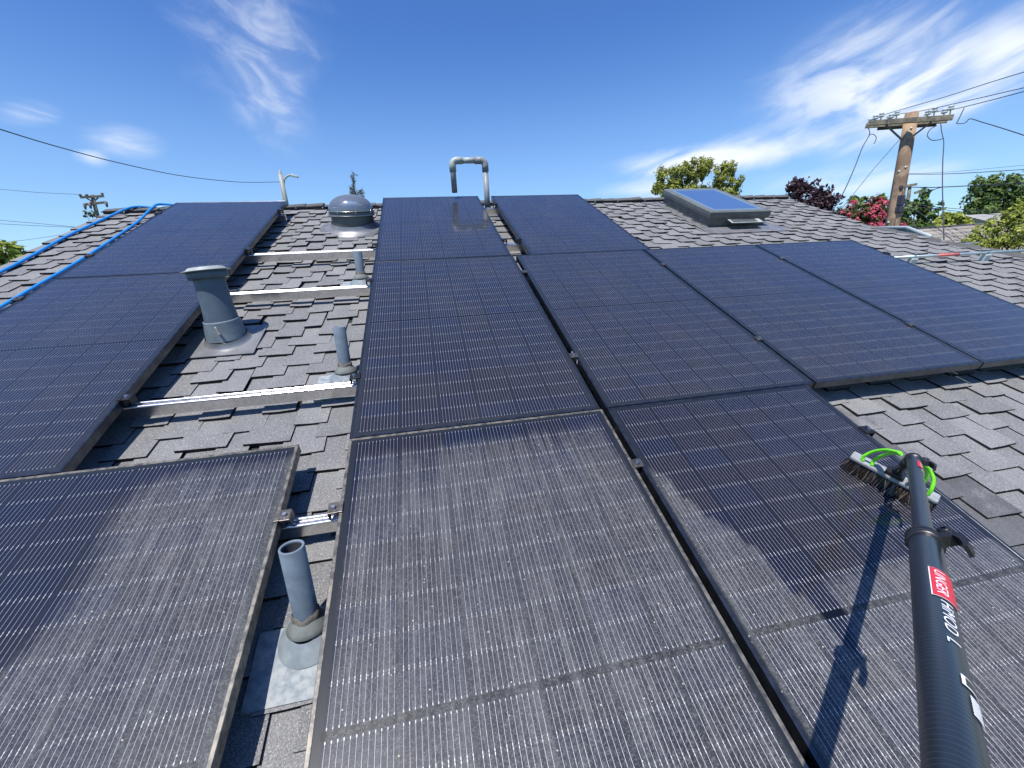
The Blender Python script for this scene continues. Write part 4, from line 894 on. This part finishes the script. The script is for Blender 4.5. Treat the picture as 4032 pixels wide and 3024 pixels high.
tree('broadleaf_tree', 'bushy dark green tree directly right of the big wooden pole', 'tree', far(3600, 860, 19), [cl(*a) for a in ((3570,820,19,26,46), (3600,850,19,38,50), (3640,810,19,26,26), (3665,830,19,28,40), (3620,890,19,50,28), (3560,880,19,24,30), (3638,765,19,10,26))], 'leaf_dark', 0.10, 2.0, 0.12)
tree('shrub', 'rounded yellow-green tree behind the tan shingle roof', 'tree', far(3720, 870, 23), [cl(*a) for a in ((3670,885,23,32,26), (3720,865,23,40,30), (3765,865,23,36,30), (3800,880,23,26,26), (3730,895,23,70,20))], 'leaf_lime', 0.10, 2.2, 0.12)
tree('broadleaf_tree', 'big dark green tree at the right edge, higher than the far house', 'tree', far(3940, 780, 38), [cl(*a) for a in ((3840,780,38,34,50), (3870,720,38,42,36), (3900,790,38,50,52), (3940,720,38,46,40), (3990,740,38,50,50), (4040,730,38,50,50), (3960,790,38,60,52), (4030,800,38,50,50), (3820,820,38,26,24), (4100,770,38,60,70), (3900,830,38,80,26))], 'leaf_dark', 0.11, 1.9, 0.35, sub=40)
tree('broadleaf_tree', 'nearest bright yellow-green tree at the right edge, over the tan roof', 'tree', far(3960, 930, 10.5), [cl(*a) for a in ((3830,945,10.5,40,26), (3880,910,10.5,42,34), (3930,880,10.5,40,34), (3985,850,10.5,36,34), (4030,830,10.5,36,46), (3990,920,10.5,60,50), (3920,955,10.5,60,30), (4060,900,10.5,60,70), (3860,965,10.5,50,20), (3800,965,10.5,24,14))], 'leaf_lime', 0.026, 1.5, 0.06, sub=40)
tree('shrub', 'grey-leaved shrub top beside the far left utility pole', 'shrub', far(345, 840, 40), [cl(*a) for a in ((348,846,40,16,10), (338,836,40,6,10), (362,842,40,8,12))], 'leaf_pine', 0.10, 1.2, 0.05)
# ------------------------------------------------------------------ neighbouring roofs
def roof_block(name, label, p, q, depth, drop, mname, wallh=2.6, soff=0.0, extra=None):
    """simple gabled building: ridge from p to q (world), front slope falling towards the camera"""
    ax_ = (q-p); ax_.z = 0; Lr = ax_.length; ax_.normalize(); fr2 = Vector((ax_.y, -ax_.x, 0)); 
    if fr2.dot(CW-p) < 0: fr2 = -fr2
    o = thing(name, label, 'house', Matrix.Translation((p.x, p.y, GROUND))); b0_ = Vector((p.x, p.y, GROUND))
    P0, P1 = p-b0_, Vector((q.x, q.y, p.z))-b0_
    f0, f1 = P0+fr2*depth-Vector((0,0,drop)), P1+fr2*depth-Vector((0,0,drop)); r0, r1 = P0-fr2*depth-Vector((0,0,drop)), P1-fr2*depth-Vector((0,0,drop))
    mb = MB(); tn_ = []
    rows = 16
    for k_ in range(rows):
        a, b__ = k_/rows, (k_+1)/rows; u_ = 0
        while u_ < Lr-0.01:
            w_ = min(random.uniform(0.3, 0.6), Lr-u_); A = P0+ax_*u_; B = P0+ax_*(u_+w_)
            dn = fr2*depth-Vector((0,0,drop)); lift = Vector((0,0,0.02))
            mb.add([A+dn*a, B+dn*a, B+dn*b__+lift, A+dn*b__+lift, B+dn*b__, A+dn*b__], [(0,1,2,3), (3,2,4,5)]); tn_ += [random.random()]*2; u_ += w_
    mb.add([P0, P1, r1, r0], [(0,1,2,3)]); tn_ += [0.5]
    me = mb.mesh('roof', mname)
    if 'shingle' in mname: tone_attr(me, tn_)
    rf = part('roof', me, None, o, normals=False)
    mb = MB(); mb.tube([P0+Vector((0,0,0.0)), P1+Vector((0,0,0.0))], 0.03, 6); part('ridge_cap', mb, 'wire_black' if mname == 'tan_shingle' else mname, rf) if mname == 'tan_shingle' else None
    mb = MB(); i_ = 0.3; w0 = [f0-fr2*i_+ax_*i_, f1-fr2*i_-ax_*i_, r1+fr2*i_-ax_*i_, r0+fr2*i_+ax_*i_]
    mb.add([Vector((w_.x, w_.y, 0)) for w_ in w0]+[Vector((w_.x, w_.y, f0.z+0.02)) for w_ in w0], [(0,1,5,4), (1,2,6,5), (2,3,7,6), (3,0,4,7)]); mb.add([w0[0]*1, P0+ax_*i_-Vector((0,0,0.1)), w0[3]*1], [(0,1,2)]); mb.add([w0[1]*1, P1-ax_*i_-Vector((0,0,0.1)), w0[2]*1], [(0,1,2)])
    part('wall', mb, 'wall_stucco', o)
    if extra: extra(o, P0, P1, ax_, fr2, depth, drop)
    return o
roof_block('neighbour_house', 'neighbour house with tan shingle roof below the big pole and wires', far(3575, 905, 13.0), far(4300, 905, 13.4), 3.4, 1.2, 'tan_shingle')
def far_extra(o, P0, P1, ax_, fr2, depth, drop):
    dn = (fr2*depth-Vector((0,0,drop)))
    for (a, b__, c, d) in ((0.30, 0.40, 0.15, 0.75), (0.52, 0.62, 0.15, 0.7), (0.72, 0.8, 0.1, 0.6)):
        A = P0.lerp(P1, a); B = P0.lerp(P1, b__); up_ = Vector((0,0,0.12)); mb = MB(); V = [A+dn*c+up_, B+dn*c+up_, B+dn*d+up_, A+dn*d+up_]
        mb.add(V+[v-Vector((0,0,0.1)) for v in V], [(0,1,2,3), (0,1,5,4), (1,2,6,5), (2,3,7,6), (3,0,4,7)]); part('roof_panel', mb, 'window_dark', o)
    mb = MB(); A = P0.lerp(P1, 0.1)+dn*0.9; mb.box(A-Vector((0,0,1.2)), (3.0, 0.1, 0.9)); part('window', mb, 'window_dark', o)
roof_block('far_house', 'far pale-roofed house with dark panels under the big dark tree', far(3790, 848, 33), far(4250, 838, 37), 4.0, 1.3, 'roof_white', extra=far_extra)
# grey metal patio roof whose raised edge shows past the hip
pa, pb_, pc = far(3440, 897, 8.6), far(3573, 896, 8.2), far(3668, 934, 7.0)
o = thing('patio_cover', 'grey metal patio cover edge with pale gutter at the foot of the wooden pole', 'patio cover', Matrix.Translation((pb_.x, pb_.y, GROUND)))
b0_ = Vector((pb_.x, pb_.y, GROUND)); dn = Vector((0,0,0.24))
A, B, C_ = pa-b0_, pb_-b0_, pc-b0_
mb = MB(); mb.add([A, B, C_, A-dn, B-dn, C_-dn, A+Vector((-.4,-1.6,-.3)), C_+Vector((-1.5,-.4,-.2))], [(0,1,4,3), (1,2,5,4), (3,4,7,6), (4,5,7)]); part('cover', mb, 'fascia_grey', o, normals=False)
mb = MB(); mb.tube([A, B, C_], 0.022, 8); mb.tube([B, B+Vector((-0.12, -0.2, -0.16))], 0.02, 8); part('gutter', mb, 'gutter_pale', o)
mb = MB(); mb.box((B.x-0.1, B.y+0.05, (B.z-0.2)/2), (0.1, 0.1, B.z-0.25)); mb.box((A.x+0.1, A.y+0.05, (A.z-0.2)/2), (0.1, 0.1, A.z-0.25)); part('post', mb, 'gutter_pale', o)
# ------------------------------------------------------------------ utility poles, lamp, wires
DP = 14.0
top = far(3591, 444, DP); x_, y_ = top.x, top.y
lean = far(3512, 897, DP)
o = thing('utility_pole', 'big brown wooden utility pole with double crossarm at the right', 'utility pole', Matrix.Translation((lean.x, lean.y, GROUND)))
B0 = Vector((lean.x, lean.y, GROUND)); tp_ = top-B0; lo_ = Vector((0,0,lean.z-GROUND))
mb = MB(); mb.tube([(0,0,-0.3), lo_*0.5, lo_, lo_.lerp(tp_, 0.5), tp_], [0.15, 0.145, 0.138, 0.130, 0.120], 20); sh = part('shaft', mb, 'wood_pole', o)
for (x, y) in ((3572,519), (3540,675), (3566,658), (3498,876), (3588,505)): mb = MB(); q = far(x, y, DP-0.12)-B0; mb.lathe([(0, 0.015), (0.024, 0.01), (0.024, -0.02)], q, (CW-B0-q), 10); part('bolt_plate', mb, 'porcelain', sh)
def beam(mb, a, b__, hw_, hh):
    d = (b__-a).normalized(); s_ = d.cross(Vector((0,0,1))).normalized()*hw_; u_ = s_.cross(d).normalized()*hh
    mb.add([a+s_+u_, a-s_+u_, a-s_-u_, a+s_-u_, b__+s_+u_, b__-s_+u_, b__-s_-u_, b__+s_-u_], [(0,1,2,3), (4,7,6,5), (0,4,5,1), (1,5,6,2), (2,6,7,3), (3,7,4,0)])
mb = MB(); a1_, b1_ = far(3424, 485, DP-0.25)-B0, far(3754, 462, DP-0.25)-B0; beam(mb, a1_, b1_, 0.04, 0.048); part('crossarm', mb, 'wood_arm', o)
mb = MB(); a2_, b2_ = far(3408, 496, DP+0.25)-B0, far(3732, 474, DP+0.25)-B0; beam(mb, a2_, b2_, 0.04, 0.046); part('crossarm', mb, 'wood_arm', o)
mb = MB(); mb.tube([far(3455,505,DP+0.3)-B0, far(3688,489,DP+0.3)-B0], 0.045, 8); part('cable_bundle', mb, 'wire_black', o)
for a, b__ in (((3488, 492), (3553, 552)), ((3668, 480), (3597, 534))): mb = MB(); beam(mb, far(*a, DP-0.2)-B0, far(*b__, DP-0.1)-B0, 0.010, 0.017); part('brace', mb, 'rust_steel', o)
def insulator(px, py, big=1.0, dz=-0.25, white=True):
    q = far(px, py, DP+dz)-B0; mb = MB(); mb.lathe([(0.012, -0.16), (0.012, -0.02), (0.05*big, -0.015), (0.055*big, 0.01), (0.03*big, 0.03), (0.05*big, 0.04), (0.04*big, 0.07), (0.0, 0.08)], q, (0,0,1), 12); part('insulator', mb, 'porcelain', o)
for p in ((3446,467), (3470,458), (3508,463), (3531,452), (3652,450), (3680,438), (3718,443), (3744,430)): insulator(*p)
for p in ((3497,470), (3425,480)): insulator(*p, 0.8, 0.25)
def sag(a, b__, s_, n=14): return [a.lerp(b__, i/n)-Vector((0,0,s_*4*(i/n)*(1-i/n))) for i in range(n+1)]
def wire(label, pts, r=0.012, cat='wire', group='overhead wires', sm=False):
    p0 = pts[0]; mb = MB(); mb.tube([p-p0 for p in (smooth_path(pts, 6) if sm else pts)], r*0.62, 6); ob = part('overhead_wire', mb, 'wire_black'); ob.matrix_world = Matrix.Translation(p0); tag(ob, label, cat, group)
wire('highest overhead wire rising right from the big pole\'s crossarm', [far(3420, 480, DP), far(3450, 462, DP), far(3560, 428, 13.2), far(3700, 388, 12.2), far(3900, 324, 11), far(4090, 266, 10)], 0.010, sm=True)
wire('second overhead wire rising right from the top of the big pole', [far(3540, 448, DP), far(3620, 438, DP), far(3760, 408, 12.8), far(3900, 376, 11.8), far(4090, 332, 11)], 0.010, sm=True)
wire('third overhead wire rising right, lowest of the three leaving the crossarm', [far(3655, 443, DP), far(3745, 432, DP), far(3800, 420, 13.2), far(3900, 395, 12.3), far(4090, 345, 11)], 0.011, sm=True)
wire('looped cable hanging down right of the crossarm and going out right', [far(3797, 424, 13), far(3775, 470, 13), far(3768, 486, 13), far(3800, 484, 13), far(3820, 468, 13), far(3870, 482, 12.5), far(3950, 506, 12), far(4090, 552, 11)], 0.013, sm=True)
wire('cable falling left from the crossarm to behind the roof', [far(3416, 498, DP), far(3424, 528, 13.8), far(3396, 580, 13), far(3365, 660, 12), (far(3320, 760, 11)), far(3265, 850, 10)], 0.014, sm=True)
wire('thin straight guy wire slanting left from the big pole', [far(3550, 540, DP), far(3440, 665, 13), far(3300, 840, 12)], 0.009)
wire('twisted cable hanging straight down right of the big pole', [far(3704, 486, DP), far(3708, 520, 13.5), far(3716, 560, 12.8), far(3712, 640, 12), far(3711, 740, 11), far(3714, 850, 10), far(3717, 962, 9.0)], 0.013, sm=True)
wire('small cable loop under the right end of the crossarm', [far(3690, 494, DP), far(3662, 510, DP), far(3652, 535, DP), far(3670, 552, DP), far(3700, 550, DP), far(3712, 545, DP)], 0.013, sm=True)
wire('small cable hook under the left end of the crossarm', [far(3420, 534, DP), far(3436, 528, DP), far(3450, 540, DP), far(3446, 558, DP), far(3440, 566, DP)], 0.013, sm=True)
wire('upper of two level wires going right from halfway up the big pole', [far(3572, 686, DP), far(3750, 684, 13), far(4090, 664, 11.5)], 0.011, sm=True)
wire('faint wire just over the upper level wire right of the pole', [far(3580, 684, 20), far(3750, 676, 20), far(4090, 645, 20)], 0.008, sm=True)
wire('thick level cable right of the pole crossing the dark tree', [far(3548, 736, DP), far(3650, 738, 13.4), far(3700, 737, 13), far(3850, 730, 12), far(4090, 718, 11)], 0.015, sm=True)
wire('branching cable dipping below the thick level cable', [far(3645, 756, DP), far(3665, 752, 13.8), far(3690, 742, 13.3), far(3710, 737, 13)], 0.013, sm=True)
wire('upper of the wires sloping across the far tree and hills', [far(3560, 800, DP), far(3680, 814, 14), far(3850, 828, 13), far(4090, 836, 12)], 0.009, sm=True)
wire('lower of the wires sloping across the far tree and hills', [far(3560, 812, DP), far(3680, 822, 14), far(3850, 840, 13), far(4090, 858, 12)], 0.009, sm=True)
wire('dark service wire falling from the pole to the tan roof', [far(3552, 745, DP), far(3580, 830, 12.6), far(3604, 900, 11.8), far(3614, 912, 11.6)], 0.011)
wire('drop wire crossing the tan roof from upper left to lower right', [far(3560, 800, DP), far(3640, 850, 12), far(3700, 905, 10.5), far(3760, 955, 9.5)], 0.009)
wire('wire curving down beside the left face of the big pole', [far(3520, 700, DP-0.2), far(3512, 760, DP-0.2), far(3496, 840, DP-0.2), far(3486, 895, DP-0.2)], 0.011, sm=True)
for (x, y, w_, h_) in ((3545,790,14,26), (3540,825,16,16), (3543,740,8,10)): mb = MB(); q = far(x, y, DP-0.1)-B0; s_ = DP/F*1.05; mb.box(q, (w_*s_, 0.12, h_*s_), bev=0.02); part('junction_box', mb, 'wire_black', o)
# small far pole seen between the wires
def small_pole(label, tx, ty, bx_, by_, D, arms, r=0.13, ins=()):
    tt, bb = far(tx, ty, D), far(bx_, by_, D); oo = thing('utility_pole', label, 'utility pole', Matrix.Translation((bb.x, bb.y, GROUND))); b__ = Vector((bb.x, bb.y, GROUND))
    mb = MB(); mb.tube([(0,0,0), bb-b__, tt-b__], [r*1.2, r, r*0.85], 10); part('shaft', mb, 'wood_arm' if D > 30 else 'wood_pole', oo)
    for (a, c) in arms: mb = MB(); beam(mb, far(*a, D-0.1)-b__, far(*c, D-0.1)-b__, 0.06, 0.07); part('crossarm', mb, 'wood_arm', oo)
    for p in ins: q = far(*p, D-0.1)-b__; mb = MB(); mb.lathe([(0.02, -0.2), (0.03, -0.06), (0.085, -0.04), (0.09, 0.03), (0.04, 0.08), (0, 0.09)], q, (0,0,1), 8); part('insulator', mb, 'rust_steel', oo)
    return oo, b__
oo, b__ = small_pole('far pale utility pole with two crossarms at the left', 362, 766, 384, 850, 42, (((314,777),(410,772)), ((328,806),(420,796))), 0.12, ((315,768),(341,768),(402,763),(359,797)))
for a, c in (((340,780),(362,792)), ((388,778),(373,790))): mb = MB(); beam(mb, far(*a, 41.9)-b__, far(*c, 41.9)-b__, 0.03, 0.04); part('brace', mb, 'rust_steel', oo)
for p in ((333,808),(354,806),(418,800)): q = far(*p, 41.8)-b__; mb = MB(); mb.lathe([(0.03, 0.12), (0.09, 0.08), (0.08, -0.12), (0.05, -0.25), (0.0, -0.27)], q, (0,0,1), 8); part('fuse_holder', mb, 'rust_steel', oo)
small_pole('tiny far utility pole among leaves right of the big pole', 3583, 728, 3578, 770, 40, (((3565,733),(3612,725)), ((3598,760),(3640,752))), 0.10)
wire('faint wire from the far left pole to the left edge, the upper one', [far(-60, 740, 40), far(150, 758, 41), far(316, 766, 42)], 0.018)
wire('faint wire from behind the left roof edge, the lower pair\'s upper', [far(-60, 862, 40), far(150, 880, 41), far(300, 894, 42)], 0.020)
wire('faint wire from behind the left roof edge, the lower pair\'s lower', [far(-60, 878, 40), far(150, 889, 41), far(300, 896, 42)], 0.020)
wire('faint wire just above the tree at the left edge', [far(-60, 962, 38), far(100, 945, 40), far(240, 925, 42)], 0.016)
# street lamp with its wire
D = 20; tt, bb = far(1104, 688, D), far(1125, 800, D); b0_ = Vector((bb.x, bb.y, GROUND))
o = thing('street_lamp', 'street lamp on a wooden pole with curved arm behind the left ridge', 'street lamp', Matrix.Translation(b0_))
mb = MB(); mb.tube([(0,0,0), bb-b0_, tt-b0_], [0.15, 0.105, 0.075], 12); mb.lathe([(0.075, 0), (0.03, 0.15), (0, 0.2)], tt-b0_, (0,0,1), 10); part('pole', mb, 'lamp_grey', o)
mb = MB(); mb.tube([p-b0_ for p in smooth_path([far(1117, 728, D), far(1119, 710, D), far(1126, 698, D), far(1138, 691, D), far(1150, 690, D)], 5)], 0.035, 8); part('arm', mb, 'lamp_grey', o)
mb = MB(); q = far(1158, 693, D)-b0_; mb.box(q, (0.30, 0.16, 0.07), Matrix.Rotation(0.25, 3, 'Y'), bev=0.02); mb.box(q+Vector((-0.02,0,0.06)), (0.06, 0.06, 0.06), bev=0.01); part('lamp_head', mb, 'porcelain', o)
wire('long wire sagging from the left edge to the street lamp', [far(-60, 492, 10.5), far(0, 509, 11), far(200, 570, 12.6), far(450, 637, 14.4), far(700, 690, 16.3), far(900, 714, 18), far(1000, 718, 19), far(1106, 716, D)], 0.016, sm=True)
